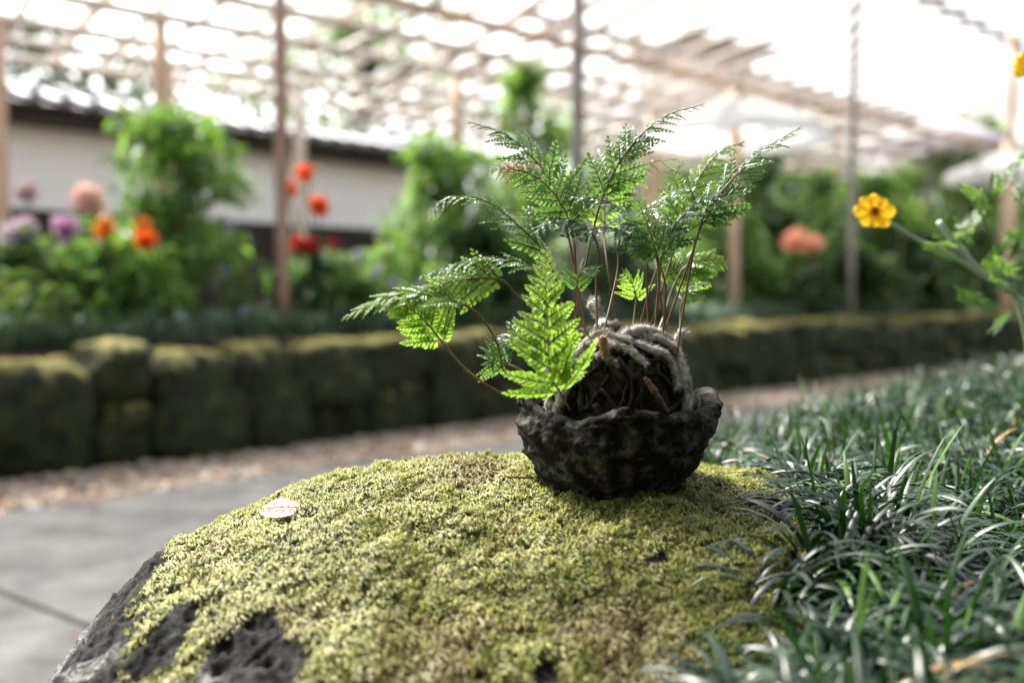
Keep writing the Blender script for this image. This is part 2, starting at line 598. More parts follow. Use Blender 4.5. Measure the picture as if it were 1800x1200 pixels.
pp = pp + rad * lump[:, None]
pp = pp + (rad * side[:, None] + np.array([0, 0, 1.0]) * (1 - side)[:, None]) * (bare * (.002 + .0045 * vesic + .006 * pit))[:, None]
rockc = np.array([.020, .0195, .0195])[None] * np.clip(1 + .5 * fbm(pp * 30, 81, 4) + .7 * vesic, .15, 3)[:, None]
lich = np.clip(fbm(pp * 16, 91, 3) * 3 - 1.4, 0, 1)[:, None]
rockc = rockc * (1 - lich * .55) + np.array([.26, .26, .25]) * lich * .55
mossy_low = np.clip(fbm(pp * 11, 95, 3) * 2 - .35, 0, 1)[:, None] * side[:, None]
rockc = rockc * (1 - .7 * mossy_low) + np.array([.11, .105, .03]) * .7 * mossy_low
under = np.array([.055, .058, .018])[None] * (1 + .3 * vesic)[:, None]
C = np.clip(rockc * bare[:, None] + under * cov[:, None], .005, 1)
i = (np.arange(nth)[:, None] * nr + np.arange(nr - 1)[None])
i2 = (((np.arange(nth) + 1) % nth)[:, None] * nr + np.arange(nr - 1)[None])
Q = np.stack([i, i + 1, i2 + 1, i2], -1).reshape(-1, 4)
ctr = len(pp)
pp = np.vstack([pp, [[RC[0], RC[1], float(rock_z(np.array([RC[0]]), np.array([RC[1]]))[0])]]])
C = np.vstack([C, under[:1]])
a = np.arange(nth) * nr
T = np.stack([np.full(nth, ctr), a, ((np.arange(nth) + 1) % nth) * nr], 1)
boulder = mk('boulder', pp, [T, Q], M['boulder'], col=C)
tag(boulder, 'big dark pitted boulder with a rounded mossy top, under the fern pot', 'boulder')

# moss shoots over the boulder
def moss_field(n, seed):
    r = np.random.default_rng(seed)
    x = r.uniform(RC[0] - RA - .02, RC[0] + RA, n)
    y = r.uniform(RC[1] - .26, RC[1] + RB, n)
    rho = rock_rho(x, y)
    c = moss_cover(x, y)
    keep = (rho < .965) & (r.uniform(0, 1, n) < c * 1.2)
    keep |= (rho > .90) & (rho < .99) & (r.uniform(0, 1, n) < .25) & (fbm(np.stack([x, y, x * 0], 1) * 26, 77, 2) > .25)
    x, y = x[keep], y[keep]
    e = .004
    z = rock_z(x, y)
    zx = (rock_z(x + e, y) - rock_z(x - e, y)) / (2 * e)
    zy = (rock_z(x, y + e) - rock_z(x, y - e)) / (2 * e)
    nn = np.stack([-zx, -zy, np.ones_like(zx)], 1)
    nn /= np.linalg.norm(nn, axis=1)[:, None]
    return np.stack([x, y, z], 1), nn


LV = 8
base, nn = moss_field(92000, 5)
n = len(base)
r5 = np.random.default_rng(15)
near = np.clip((.80 - base[:, 1]) / .3, 0, 1)
patch = fbm(np.stack([base[:, 0], base[:, 1], base[:, 0] * 0], 1) * 14, 41, 3)
L = r5.uniform(.0032, .0054, n) * (1 + .30 * near) * (1 + .25 * patch)
clump = fbm(np.stack([base[:, 0], base[:, 1], base[:, 0] * 0], 1) * 150, 42, 2)
cov_b = moss_cover(base[:, 0], base[:, 1])
L = L * (.45 + .55 * cov_b)
cush = fbm(np.stack([base[:, 0], base[:, 1], base[:, 0] * 0], 1) * 42, 47, 2)
base = base + nn * (clump * .0032 + cush * .0022 + .0004)[:, None]
az = r5.uniform(0, 6.28, (n, LV))
down = np.stack([nn[:, 0], nn[:, 1]], 1) * 1.2 + np.array([.0, -.25])
t1 = np.cross(nn, np.array([0, 1.0, 0]))
t1 /= np.linalg.norm(t1, axis=1)[:, None]
t2 = np.cross(nn, t1)
dirs = np.cos(az)[..., None] * t1[:, None] + np.sin(az)[..., None] * t2[:, None]
dirs = dirs + np.concatenate([down, np.zeros((n, 1))], 1)[:, None] * .8
dirs /= np.linalg.norm(dirs, axis=2)[..., None]
sid = np.cross(dirs, nn[:, None])
Ls = (L[:, None] * r5.uniform(.65, 1.25, (n, LV)))[..., None]
lift = r5.uniform(.25, 1.0, (n, LV))[..., None]
b3 = base[:, None] + dirs * Ls * .05
wd = Ls * r5.uniform(.075, .125, (n, LV))[..., None]
mid = base[:, None] + dirs * Ls * .42 + nn[:, None] * Ls * (.30 + .50 * lift)
tip = base[:, None] + dirs * Ls * 1.0 + nn[:, None] * Ls * (-.20 + .60 * lift)
Vv = np.stack([b3 - sid * wd * .6, b3 + sid * wd * .6, mid - sid * wd, mid + sid * wd, tip], 2)      # n,LV,5,3
cid = (np.arange(n * LV) * 5)[:, None]
Tm = np.concatenate([cid + np.array([[0, 1, 3]]), cid + np.array([[0, 3, 2]]), cid + np.array([[2, 3, 4]])])
pal = np.array([(.205, .22, .042), (.27, .275, .06), (.14, .17, .034), (.37, .35, .13), (.10, .115, .025), (.23, .185, .07)])
pc = pal[r5.choice(6, n, p=[.27, .26, .2, .13, .07, .07])] * r5.uniform(.8, 1.2, (n, 1))
brown = np.clip(patch * 1.5 - .45, 0, .65)[:, None]
pc = pc * (1 - brown) + np.array([.155, .11, .05]) * brown
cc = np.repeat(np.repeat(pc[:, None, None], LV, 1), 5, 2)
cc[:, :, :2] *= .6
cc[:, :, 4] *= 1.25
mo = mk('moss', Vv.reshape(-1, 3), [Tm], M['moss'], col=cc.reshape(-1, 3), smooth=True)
tag(mo, 'yellow green carpet of curled moss covering the boulder top', 'moss', kind='stuff')

# ------------------------------------------------------------------ near raised bed and its mondo grass


def near_bed_z(x, y):
    q = np.stack([x, y, x * 0], 1)
    return .535 + .02 * fbm(q * 4, 12, 3) + .04 * np.clip((x - .35) / .9, 0, 1)


nT, nO = 140, 60
tt = np.linspace(-6, 16, nT)
oo = np.concatenate([[3.44, 3.455, 3.47], np.linspace(3.5, 9, nO - 3)])
G = (W0 + D * tt[:, None, None] + N * oo[None, :, None]).reshape(-1, 3)
G[:, 2] = near_bed_z(G[:, 0], G[:, 1])
G[:, 2] = np.where(np.tile(np.arange(nO) == 0, nT), -.04, G[:, 2] - np.tile((np.arange(nO) == 1) * .03, nT))
ii = (np.arange(nT - 1)[:, None] * nO + np.arange(nO - 1)[None]).ravel()
Q = np.stack([ii, ii + nO, ii + nO + 1, ii + 1], 1)[:, ::-1]
gm_ = G[Q].mean(1)
Q = Q[(rock_rho(gm_[:, 0], gm_[:, 1]) > .95) & ((gm_[:, 0] > .08) | (gm_[:, 1] < .2))]
tag(mk('near_bed_terrain', G, [Q], M['soil']), kind='structure')


def blades(base, az, L, wid, e0, bend, seg=6, three=True, twist=None):
    """Arching grass blades. All inputs arrays of length n."""
    n = len(base)
    u = np.linspace(0, 1, seg + 1)
    el = e0[:, None] - bend[:, None] * u[None] ** 1.1
    ds = L[:, None] / seg
    hx = np.cumsum(np.concatenate([np.zeros((n, 1)), np.cos(el[:, :-1]) * ds], 1), 1)
    hz = np.cumsum(np.concatenate([np.zeros((n, 1)), np.sin(el[:, :-1]) * ds], 1), 1)
    dx, dy = np.cos(az), np.sin(az)
    tw = (twist if twist is not None else np.zeros(n))
    c = np.stack([base[:, 0, None] + hx * dx[:, None], base[:, 1, None] + hx * dy[:, None], base[:, 2, None] + hz], -1)
    wf = np.minimum(1, .55 + 2.0 * u) * np.sqrt(np.clip(1 - u ** 2.6, 0, 1)) + .02
    ww = wid[:, None] * wf[None]
    side = np.stack([-dy, dx, np.zeros(n)], 1)[:, None]
    tanv = np.stack([np.cos(el) * dx[:, None], np.cos(el) * dy[:, None], np.sin(el)], -1)
    nor = np.cross(tanv, np.broadcast_to(side, tanv.shape))
    ta = tw[:, None, None] * u[None, :, None]
    s2 = side * np.cos(ta) + nor * np.sin(ta)
    n2 = -side * np.sin(ta) + nor * np.cos(ta)
    if three:
        V = np.stack([c - s2 * ww[..., None] / 2, c - n2 * ww[..., None] * -.16, c + s2 * ww[..., None] / 2], 2)
        k = 3
    else:
        V = np.stack([c - s2 * ww[..., None] / 2, c + s2 * ww[..., None] / 2], 2)
        k = 2
    m = (seg + 1) * k
    b0 = (np.arange(n) * m)[:, None, None]
    r = (np.arange(seg) * k)[None, :, None]
    j = np.arange(k - 1)[None, None]
    i = b0 + r + j
    Q = np.stack([i, i + 1, i + k + 1, i + k], -1).reshape(-1, 4)
    return V.reshape(-1, 3), Q, m


def grass_line_x(y):
    """left limit of the mondo grass where it meets the boulder"""
    return np.interp(y, [.2, .47, .52, .62, .70, .78, .86, .93, 1.05], [.095, .12, .137, .162, .210, .266, .240, .205, .16])


def mondo(nclump, x0, x1, y0, y1, per, seed, seg, three, Lr, wr):
    r = np.random.default_rng(seed)
    cx, cy = r.uniform(x0, x1, nclump), r.uniform(y0, y1, nclump)
    c3 = np.stack([cx, cy, cx * 0], 1)
    off = (c3 - W0) @ N
    keep = (off > 3.47) & (cx > grass_line_x(cy) + .012 * r.standard_normal(nclump)) & (cx < .25 + cy * .66)
    c3 = c3[keep]
    rho = rock_rho(c3[:, 0], c3[:, 1])
    zr = np.where(rho < 1, rock_z(c3[:, 0], c3[:, 1]) - .012, 0)
    c3[:, 2] = np.maximum(near_bed_z(c3[:, 0], c3[:, 1]) - .005, zr)
    n = len(c3)
    B = np.repeat(c3, per, 0)
    m = len(B)
    cl_az = np.repeat(r.uniform(0, 6.28, n), per)
    az = cl_az + r.uniform(0, 6.28, m)
    B = B + np.stack([np.cos(az), np.sin(az), az * 0], 1) * r.uniform(0, .012, m)[:, None]
    L = r.uniform(*Lr, m) * np.repeat(r.uniform(.8, 1.15, n), per)
    wd = r.uniform(*wr, m)
    e0 = r.uniform(R(40), R(82), m)
    bend = r.uniform(R(75), R(160), m)
    up = r.uniform(0, 1, m) < .035
    bend[up] *= .2
    e0[up] = r.uniform(R(70), R(88), up.sum())
    V, Q, k = blades(B, az, L, wd, e0, bend, seg, three, r.normal(0, .5, m))
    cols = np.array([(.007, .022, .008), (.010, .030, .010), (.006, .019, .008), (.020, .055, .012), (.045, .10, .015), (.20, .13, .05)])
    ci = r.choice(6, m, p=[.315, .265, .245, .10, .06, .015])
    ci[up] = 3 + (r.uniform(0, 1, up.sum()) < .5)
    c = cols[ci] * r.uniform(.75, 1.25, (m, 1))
    return V, Q, np.repeat(c, k, 0)


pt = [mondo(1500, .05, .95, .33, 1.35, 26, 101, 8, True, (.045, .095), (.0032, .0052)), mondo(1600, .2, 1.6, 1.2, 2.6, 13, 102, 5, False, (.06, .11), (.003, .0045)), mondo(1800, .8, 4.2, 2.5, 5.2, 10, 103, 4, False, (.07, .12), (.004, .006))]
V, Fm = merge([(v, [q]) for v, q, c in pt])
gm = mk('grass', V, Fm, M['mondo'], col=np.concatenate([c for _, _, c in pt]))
tag(gm, 'dark glossy mondo grass arching in the raised bed beside the boulder', 'grass', kind='stuff')

# ------------------------------------------------------------------ far mossy stone wall: every stone its own part
def stone_mesh(seed, res=10):
    lin = np.linspace(-1, 1, res + 1)
    Vs, Qs, n = [], [], 0
    for ax in range(3):
        for s in (-1, 1):
            a, b = np.meshgrid(lin, lin, indexing='ij')
            p = np.zeros((res + 1, res + 1, 3))
            p[..., ax] = s
            p[..., (ax + 1) % 3] = a * s
            p[..., (ax + 2) % 3] = b
            Vs.append(p.reshape(-1, 3))
            k = (np.arange(res)[:, None] * (res + 1) + np.arange(res)).ravel() + n
            Qs.append(np.stack([k, k + res + 1, k + res + 2, k + 1], 1))
            n += (res + 1) ** 2
    V = np.concatenate(Vs)
    key = np.round(V, 5)
    uq, inv = np.unique(key, axis=0, return_inverse=True)
    inv = inv.ravel()
    Q = inv[np.concatenate(Qs)]
    p = 4.0
    V = uq / (np.sum(np.abs(uq) ** p, 1) ** (1 / p))[:, None]
    V = V * (1 + .16 * fbm(V * 1.0 + seed * 9.1, seed, 2) + .05 * fbm(V * 4.5 + seed, seed + 40, 3))[:, None]
    return mk('stone', V * .5, [Q], M['wallstone'], mesh_only=True)


stones = [stone_mesh(s) for s in range(7)]
sw = thing('stone_wall', along(0, 0), 'low dry stone wall of mossy rounded blocks across the path', 'wall')
ang = math.atan2(D[1], D[0])


def put_stone(t, off, zc, wx, dy, hz):
    o = bpy.data.objects.new('stone', random.choice(stones))
    link(o, sw)
    o.location = Vector(along(t, off, zc) - W0)
    o.rotation_euler = (random.uniform(-.10, .10), random.uniform(-.13, .13), ang + random.uniform(-.12, .12) + (math.pi if random.random() < .5 else 0))
    o.scale = (wx, dy, hz)


t = -3.2
while t < 16.5:
    wx = random.uniform(.26, .46)
    top = .490 + random.uniform(-.02, .02)
    if random.random() < .22:
        put_stone(t + wx / 2, -.13 + random.uniform(-.02, .02), top / 2 - .03, wx * 1.13, .40, top + .06)
    else:
        hh = random.uniform(.24, .34)
        put_stone(t + wx / 2, -.13 + random.uniform(-.025, .025), top - hh / 2, wx * 1.13, .40, hh * 1.12)
        lo = top - hh
        if random.random() < .4:
            put_stone(t + wx * .28, -.165, lo / 2 - .02, wx * .6, .36, lo + .08)
            put_stone(t + wx * .78, -.17, lo / 2 - .02, wx * .52, .36, lo + .07)
        else:
            put_stone(t + wx / 2 + random.uniform(-.05, .05), -.165, lo / 2 - .02, wx * 1.14, .40, lo + .10)
    t += wx
V, Fs = prism([along(-3.3, -.07), along(-3.3, -.26), along(16.5, -.26), along(16.5, -.07)], -.05, .37)
mk('core', V, Fs, M['root'], sw, smooth=False)

# mondo grass along the top of the far wall
def far_grass(n, t0, t1, o0, o1, L0, L1, seed, wdt):
    r = np.random.default_rng(seed)
    t, o = r.uniform(t0, t1, n), r.uniform(o0, o1, n)
    B = W0 + D * t[:, None] + N * o[:, None]
    B[:, 2] = .49
    az = r.uniform(0, 6.28, n)
    V, Q, k = blades(B, az, r.uniform(L0, L1, n), r.uniform(wdt * .7, wdt * 1.3, n), r.uniform(R(55), R(88), n), r.uniform(R(40), R(110), n), 4, False, r.normal(0, .5, n))
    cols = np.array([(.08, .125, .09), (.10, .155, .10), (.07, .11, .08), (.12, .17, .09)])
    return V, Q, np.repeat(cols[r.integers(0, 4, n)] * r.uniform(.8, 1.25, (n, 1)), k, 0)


pt = [far_grass(14000, -3, 5, -.95, -.28, .14, .24, 201, .009), far_grass(11000, 5, 14, -1.0, -.28, .14, .24, 202, .011)]
V, Fm = merge([(v, [q]) for v, q, c in pt])
tag(mk('border_grass', V, Fm, M['fargrass'], col=np.concatenate([c for _, _, c in pt])), 'bluish green mondo grass along the top of the stone wall', 'grass', kind='stuff')

# ------------------------------------------------------------------ pot
pc = P(1079, 846, .778)
PX = .755 / F_PX
pz0 = float(rock_z(np.array([pc[0]]), np.array([pc[1]]))[0]) - .004
pot = thing('pot', (pc[0], pc[1], pz0), 'rough dark stone bowl with a broken layered rim standing on the moss', 'pot')
nth = 260
prof_o = crom(np.array([[.0465, 0, 0], [.0520, .004, 0], [.0555, .010, 0], [.0630, .020, 0], [.0695, .033, 0], [.0735, .046, 0], [.0740, .057, 0], [.0735, .064, 0]]), 62)[:, :2]
prof_t = np.array([[.0712, .0678], [.067, .0682], [.0625, .066]])
prof_i = np.array([[.0612, .061], [.059, .05], [.05, .03], [.02, .022], [.0, .021]])
prof = np.vstack([[[.0, 0.0], [.03, 0.0]], prof_o, prof_t, prof_i])
V, Fs = lathe(prof, nth)
a = np.arctan2(V[:, 1], V[:, 0])
ca, sa = np.cos(a), np.sin(a)
hf = np.clip((V[:, 2] - .02) / .047, 0, 1)
rimh = .006 * vnoise(np.stack([ca * 1.7, sa * 1.7, a * 0 + 2], 1), 5) + .0018 * vnoise(np.stack([ca * 5, sa * 5, a * 0], 1), 6)
rimh = rimh + .012 * np.exp(-((a - .05) / .33) ** 2) + .010 * np.exp(-((np.abs(a) - 3.0) / .30) ** 2) - .007 * np.exp(-((a + 2.1) / .45) ** 2)
V[:, 2] += rimh * hf ** 1.5
rr = np.hypot(V[:, 0], V[:, 1])
p3 = np.stack([V[:, 0], V[:, 1], V[:, 2]], 1)
outer = np.clip((rr - .035) / .02, 0, 1)
strat = .0026 * fbm(p3 * np.array([14, 14, 130]), 8, 3) * np.clip((V[:, 2] - .004) / .01, 0, 1)
disp = outer * (strat + .0018 * fbm(p3 * np.array([40, 40, 70]), 11, 3) + .0016 * fbm(p3 * 130, 13, 4) + .0011 * vnoise(p3 * 520, 14))
lump = .006 * vnoise(np.stack([ca * 1.2, sa * 1.2, V[:, 2] * 10], 1), 22) * outer
V[:, 0] += ca * (disp + lump)
V[:, 1] += sa * (disp + lump)
V[:, 2] += .0012 * fbm(p3 * 150, 19, 3) * hf
V[:, 2] = np.maximum(V[:, 2], -.001)
mk('bowl', V, Fs, M['pot'], pot, world=False)

# ------------------------------------------------------------------ fern plant: root ball, furry rhizomes, fronds
fern = thing('fern', (pc[0], pc[1], pz0 + .026), "hare's foot fern with furry grey rhizomes growing out of the stone bowl", 'fern')
BC = np.array([pc[0] + .002, pc[1] + .004, pz0 + .070])     # centre of the root ball
BR = np.array([.058, .056, .062])
nu, nv = 110, 70
u = np.linspace(0, 2 * np.pi, nu, endpoint=False)
v = np.linspace(.02, np.pi - .02, nv)
U, Vv2 = np.meshgrid(u, v, indexing='ij')
dirv = np.stack([np.cos(U) * np.sin(Vv2), np.sin(U) * np.sin(Vv2), np.cos(Vv2)], -1).reshape(-1, 3)
hollow = np.exp(-((dirv[:, 0] - .05) ** 2 / .16 + (dirv[:, 1] + .85) ** 2 / .3 + (dirv[:, 2] - .15) ** 2 / .16))
rad = 1 + .10 * fbm(dirv * 3.2, 3, 4) + .05 * fbm(dirv * 14, 7, 3) - .10 * hollow
Vb = BC + dirv * BR * .93 * rad[:, None]
i = (np.arange(nu)[:, None] * nv + np.arange(nv - 1)[None])
i2 = (((np.arange(nu) + 1) % nu)[:, None] * nv + np.arange(nv - 1)[None])
Q = np.stack([i, i + 1, i2 + 1, i2], -1).reshape(-1, 4)
mk('root_ball', Vb, [Q], M['root'], fern)


def on_ball(az, el, k=1.0):
    d = np.array([math.cos(az) * math.cos(el), math.sin(az) * math.cos(el), math.sin(el)])
    return BC + d * BR * k


def ball_px(px, py, k=1.03, front=True):
    """point of the root ball's skin that lies on the line of sight to a place in the frame"""
    d0 = P(px, py, 1.0) - CAM
    o = (CAM - BC) / (BR * k)
    dd = d0 / (BR * k)
    A, B_, C_ = dd @ dd, 2 * o @ dd, o @ o - 1
    disc = B_ * B_ - 4 * A * C_
    if disc < 0:
        s = -B_ / (2 * A)
    else:
        s = (-B_ - math.sqrt(disc)) / (2 * A) if front else (-B_ + math.sqrt(disc)) / (2 * A)
    return CAM + d0 * s


def rhizome(pts, r0, r1, material='fur', fuzz=420, seed=0):
    c = crom(pts, 26)
    r = np.random.default_rng(seed)
    rr_ = np.linspace(r0, r1, 26) * (1 + .12 * np.sin(np.linspace(0, 9, 26) + seed)) + .0003 * r.standard_normal(26)
    rr_[-1] *= .45
    rr_[-2] *= .8
    c = c + (.0003 if material == 'fur' else .0) * r.standard_normal(c.shape)
    parts = [tube(c, rr_, 9)]
    if fuzz:
        k = r.integers(0, 25, fuzz)
        f = r.uniform(0, 1, fuzz)[:, None]
        cen = c[k] * (1 - f) + c[k + 1] * f
        tn = c[k + 1] - c[k]
        tn /= np.linalg.norm(tn, axis=1)[:, None]
        d = r.standard_normal((fuzz, 3))
        d -= tn * np.sum(d * tn, 1)[:, None]
        d /= np.linalg.norm(d, axis=1)[:, None]
        rad_ = rr_[k][:, None]
        b = cen + d * rad_ * .92
        lean = d * .55 + tn * r.uniform(.5, 1.5, (fuzz, 1)) + .3 * r.standard_normal((fuzz, 3))
        lean /= np.linalg.norm(lean, axis=1)[:, None]
        tipp = b + lean * r.uniform(.0020, .0055, (fuzz, 1))
        sd = np.cross(d, tn) * .00028
        Vf = np.stack([b - sd, b + sd, tipp], 1).reshape(-1, 3)
        parts.append((Vf, [np.arange(fuzz * 3).reshape(-1, 3)]))
    V, Fs = merge(parts)
    return mk('rhizome', V, Fs, M[material], fern)


def bp(l, k=1.03):
    return [ball_px(x_, y_, k) for x_, y_ in l]


RH = [
    ([(1020, 610), (1055, 586), (1100, 595), (1140, 612), (1168, 622)], .0036, .0030),
    ([(1095, 590), (1120, 580), (1150, 583), (1180, 600), (1198, 640), (1206, 690)], .0042, .0046),
    ([(1205, 725), (1209, 690), (1203, 650), (1190, 620), (1165, 598), (1140, 590)], .0052, .0036),
    ([(1010, 622), (1040, 604), (1075, 604), (1110, 618), (1135, 640)], .0040, .0028),
    ([(1040, 598), (1050, 580), (1068, 572), (1076, 576)], .0036, .0028),
    ([(975, 745), (982, 715), (992, 690), (1002, 668), (1020, 655)], .0052, .0042),
    ([(935, 725), (940, 700), (952, 685), (962, 690), (966, 712), (962, 735)], .0046, .0040),
    ([(985, 700), (975, 665), (985, 640), (1005, 628)], .0044, .0036),
    ([(1000, 640), (1030, 628), (1062, 628), (1085, 640)], .0034, .0026),
    ([(1078, 596), (1100, 585), (1125, 590), (1142, 604)], .0030, .0026),
    ([(1150, 618), (1172, 628), (1186, 650), (1190, 680)], .0034, .0030),
]
for k, (l, r0, r1) in enumerate(RH):
    rhizome(bp(l, 1.0 + .04 * (k < 4) + .03 * (k in (5, 6, 7))), r0 * .70, r1 * .70, 'fur', 1800, k)
# rhizome tips standing clear of the ball
top = ball_px(1060, 580, 1.0)
rhizome([ball_px(1066, 592, 1.0), P(1060, 565, .787), P(1047, 545, .790), P(1043, 528, .792)], .0042, .0046, 'fur', 900, 31)
rhizome([ball_px(1185, 612, 1.0), P(1193, 592, .772), P(1203, 582, .772)], .0034, .0036, 'fur', 500, 32)
rhizome([ball_px(965, 690, 1.0), P(967, 655, .727), P(968, 636, .727)], .0036, .0038, 'fur', 500, 33)
rhizome([ball_px(1065, 625, 1.0), P(1061, 605, .722), P(1059, 590, .719)], .0030, .0031, 'tan_tip', 120, 34)
rhizome([ball_px(1172, 725, 1.0), P(1158, 700, .722), P(1140, 672, .720), P(1132, 664, .720)], .0020, .0022, 'twig', 40, 35)
# dead dark roots over the hollow
for k in range(40):
    r = np.random.default_rng(400 + k)
    az, el = r.uniform(R(-150), R(-30)), r.uniform(R(-5), R(65))
    pts = [on_ball(az + .35 * j + r.normal(0, .12), el + r.normal(0, .25), 1.0 + r.normal(0, .02) - (.03 if el < .5 else 0)) for j in np.linspace(-.7, .7, 4)]
    c = crom(pts, 14)
    V, Fs = tube(c + .0006 * r.standard_normal(c.shape), np.linspace(.0022, .0012, 14) * r.uniform(.7, 1.3), 6)
    mk('root', V, Fs, M['root'], fern)

# ---- pinnae
LOBE = np.array([(0, 0), (.26, -.14), (.46, -.30), (.60, -.30), (.64, -.22), (.80, -.25), (.87, -.13), (1.0, -.02), (.94, .08), (.88, .20), (.74, .22), (.66, .20), (.62, .31), (.44, .30), (.24, .14)])


def pinna_arrays(seed, npair=8, slim=1.0, curl=.18, lw=1.15):
    r = np.random.default_rng(seed)
    parts, cols = [], []
    for k in range(npair):
        x0 = .06 + .86 * (k / npair) ** .95
        ln = (.235 * (1 - x0) ** .7 + .055) * slim
        for s in (-1, 1):
            l = ln * r.uniform(.88, 1.1)
            angl = s * (R(56) - .35 * x0 + r.normal(0, .07))
            p = LOBE.copy() * np.array([1, lw])
            p = p * l
            ca_, sa_ = math.cos(angl), math.sin(angl)
            xy = np.stack([p[:, 0] * ca_ - p[:, 1] * sa_, p[:, 0] * sa_ + p[:, 1] * ca_], 1) + np.array([x0 + (.02 if s > 0 else 0), 0])
            zz = -.55 * np.abs(p[:, 1]) + r.normal(0, .10) * p[:, 0] + .22 * (p[:, 0] ** 2) / max(l, .01) * r.uniform(-1, .6)
            c0 = np.array([[(.45 * l) * ca_ + x0 + (.02 if s > 0 else 0), (.45 * l) * sa_, .02 * l]])
            V = np.vstack([np.c_[xy, zz], c0])
            m = len(LOBE)
            F = np.stack([np.full(m, m), np.arange(m), (np.arange(m) + 1) % m], 1)
            if s < 0:
                pass
            parts.append((V, [F]))
            cv = np.ones((len(V), 3)) * r.uniform(.86, 1.14)
            cv[0] = .45
            cols.append(cv)
    # terminal lobe
    l = .13
    V = np.c_[LOBE * l + np.array([.88, 0]), np.zeros(len(LOBE))]
    F = np.stack([np.full(len(LOBE) - 2, 0), np.arange(1, len(LOBE) - 1), np.arange(2, len(LOBE))], 1)
    parts.append((V, [F]))
    cols.append(np.ones((len(V), 3)))
    # midrib: raised thin ridge
    xs = np.linspace(0, .93, 9)
    ww_ = np.linspace(.014, .005, 9)
    V = np.concatenate([np.c_[xs, -ww_, xs * 0 + .004], np.c_[xs, ww_, xs * 0 + .004]])
    k = np.arange(8)
    parts.append((V, [np.stack([k, k + 1, k + 10, k + 9], 1)]))
    cols.append(np.ones((len(V), 3)) * np.array([.34, .34, .30]))
    V2 = V.copy()
    V2[:, 2] = -.010
    parts.append((V2, [np.stack([k + 9, k + 10, k + 1, k], 1)]))
    cols.append(np.ones((len(V2), 3)) * np.array([.34, .34, .30]))
    V, Fs = merge(parts)
    V[:, 2] -= curl * V[:, 0] ** 2
    return V, Fs, np.concatenate(cols)


PIN = [pinna_arrays(1), pinna_arrays(2, 9, .9, .25), pinna_arrays(3, 7, .86, .30, 1.0), pinna_arrays(4, 7, .80, .55, .95), pinna_arrays(5, 6, .95, .15, 1.05), pinna_arrays(6, 8, .72, .45, 1.0)]
PINMESH = {(k, m): mk('pinna', PIN[k][0], PIN[k][1], M[m], col=PIN[k][2], smooth=False, mesh_only=True) for k in range(6) for m in ('leaf_y', 'leaf_m', 'leaf_d', 'leaf_f')}
FRONDS = []


def unit(a):
    return a / (np.linalg.norm(a) + 1e-12)


def frond(base, pts, start, W0_, face, m='leaf_m', npair=11, stipe='stipe', power=1.0, r0=.00085, droop=.25, seed=0, flat=0.0, spread=58):
    """base: 3-D root; pts: (px, py, depth) list to the tip; start: index in pts where the blade begins."""
    r = np.random.default_rng(900 + seed)
    W = W0_ * (1 if seed == 1 else .98)
    if seed not in (1, 13, 14, 50):
        npair = max(6, int(npair * .95))
    P3 = [np.asarray(base, float)] + [P(p[0], p[1], p[2] + .022) for p in pts]
    nseg = 14
    c = crom(P3, (len(P3) - 1) * nseg + 1)
    i0 = (start + 1) * nseg
    m_ = len(c)
    rr_ = np.where(np.arange(m_) < i0, r0, r0 * .62 * (1 - (np.arange(m_) - i0) / (m_ - i0)) + .00018)
    rr_[0] *= 1.5
    V, Fs = tube(c, rr_, 6)
    fo = mk('frond', V, Fs, M[stipe], fern)
    bl = c[i0:]
    seglen = np.r_[0, np.cumsum(np.linalg.norm(np.diff(bl, axis=0), axis=1))]
    Ltot = seglen[-1]
    face = unit(np.asarray(face, float))
    tipparts, tipcols = [], []
    ss = 1 - (1 - np.arange(npair) / npair) ** (1.3 if seed == 1 else 1.15)
    for k, s in enumerate(ss):
        for sd in (-1, 1):
            sv = min(.985, s + (0 if sd < 0 else .35 / npair) + r.normal(0, .004))
            d = sv * Ltot
            j = min(np.searchsorted(seglen, d), len(bl) - 1)
            p = np.array([np.interp(d, seglen, bl[:, q_]) for q_ in range(3)])
            t_ = unit(bl[min(j + 1, len(bl) - 1)] - bl[max(j - 1, 0)])
            nrm = unit(face - t_ * (face @ t_))
            lat = np.cross(nrm, t_) * sd
            ln = (W * (1 - sv) ** (power if seed == 1 else .8) * (1.0 if k else 1.08) + .0035) * r.uniform(.9, 1.1)
            aa = R(spread + r.normal(0, 4) - 12 * sv)
            x_ = unit(t_ * math.cos(aa) + lat * math.sin(aa) + nrm * (r.normal(0, .10) + flat))
            z_ = unit(nrm - x_ * (nrm @ x_) + lat * r.normal(0, .12))
            y_ = np.cross(z_, x_)
            kv = int(r.integers(0, 2)) if seed in (1, 13, 14, 50) else int(r.integers(2, 6))
            wy = ln * r.uniform(.9, 1.15) * (1.05 if sv > .5 else 1)
            Mx = np.column_stack([x_ * ln, y_ * wy, z_ * ln])
            FRONDS.append((ln, fo, kv, m, Mx, p))
    return fo


def topbase(px, py, front=True):
    return ball_px(px, py, 1.0, front)


UPW = (0, 0, 1)
CAMF = (0, -1, .15)
# the bright frond standing in front of the bowl
frond(topbase(1003, 722), [(985, 690, .668), (968, 655, .656), (961, 560, .656), (958, 440, .664)], 0, .037, (.06, -1, -.05), 'leaf_f', 13, 'stipe_g', .85, seed=1)
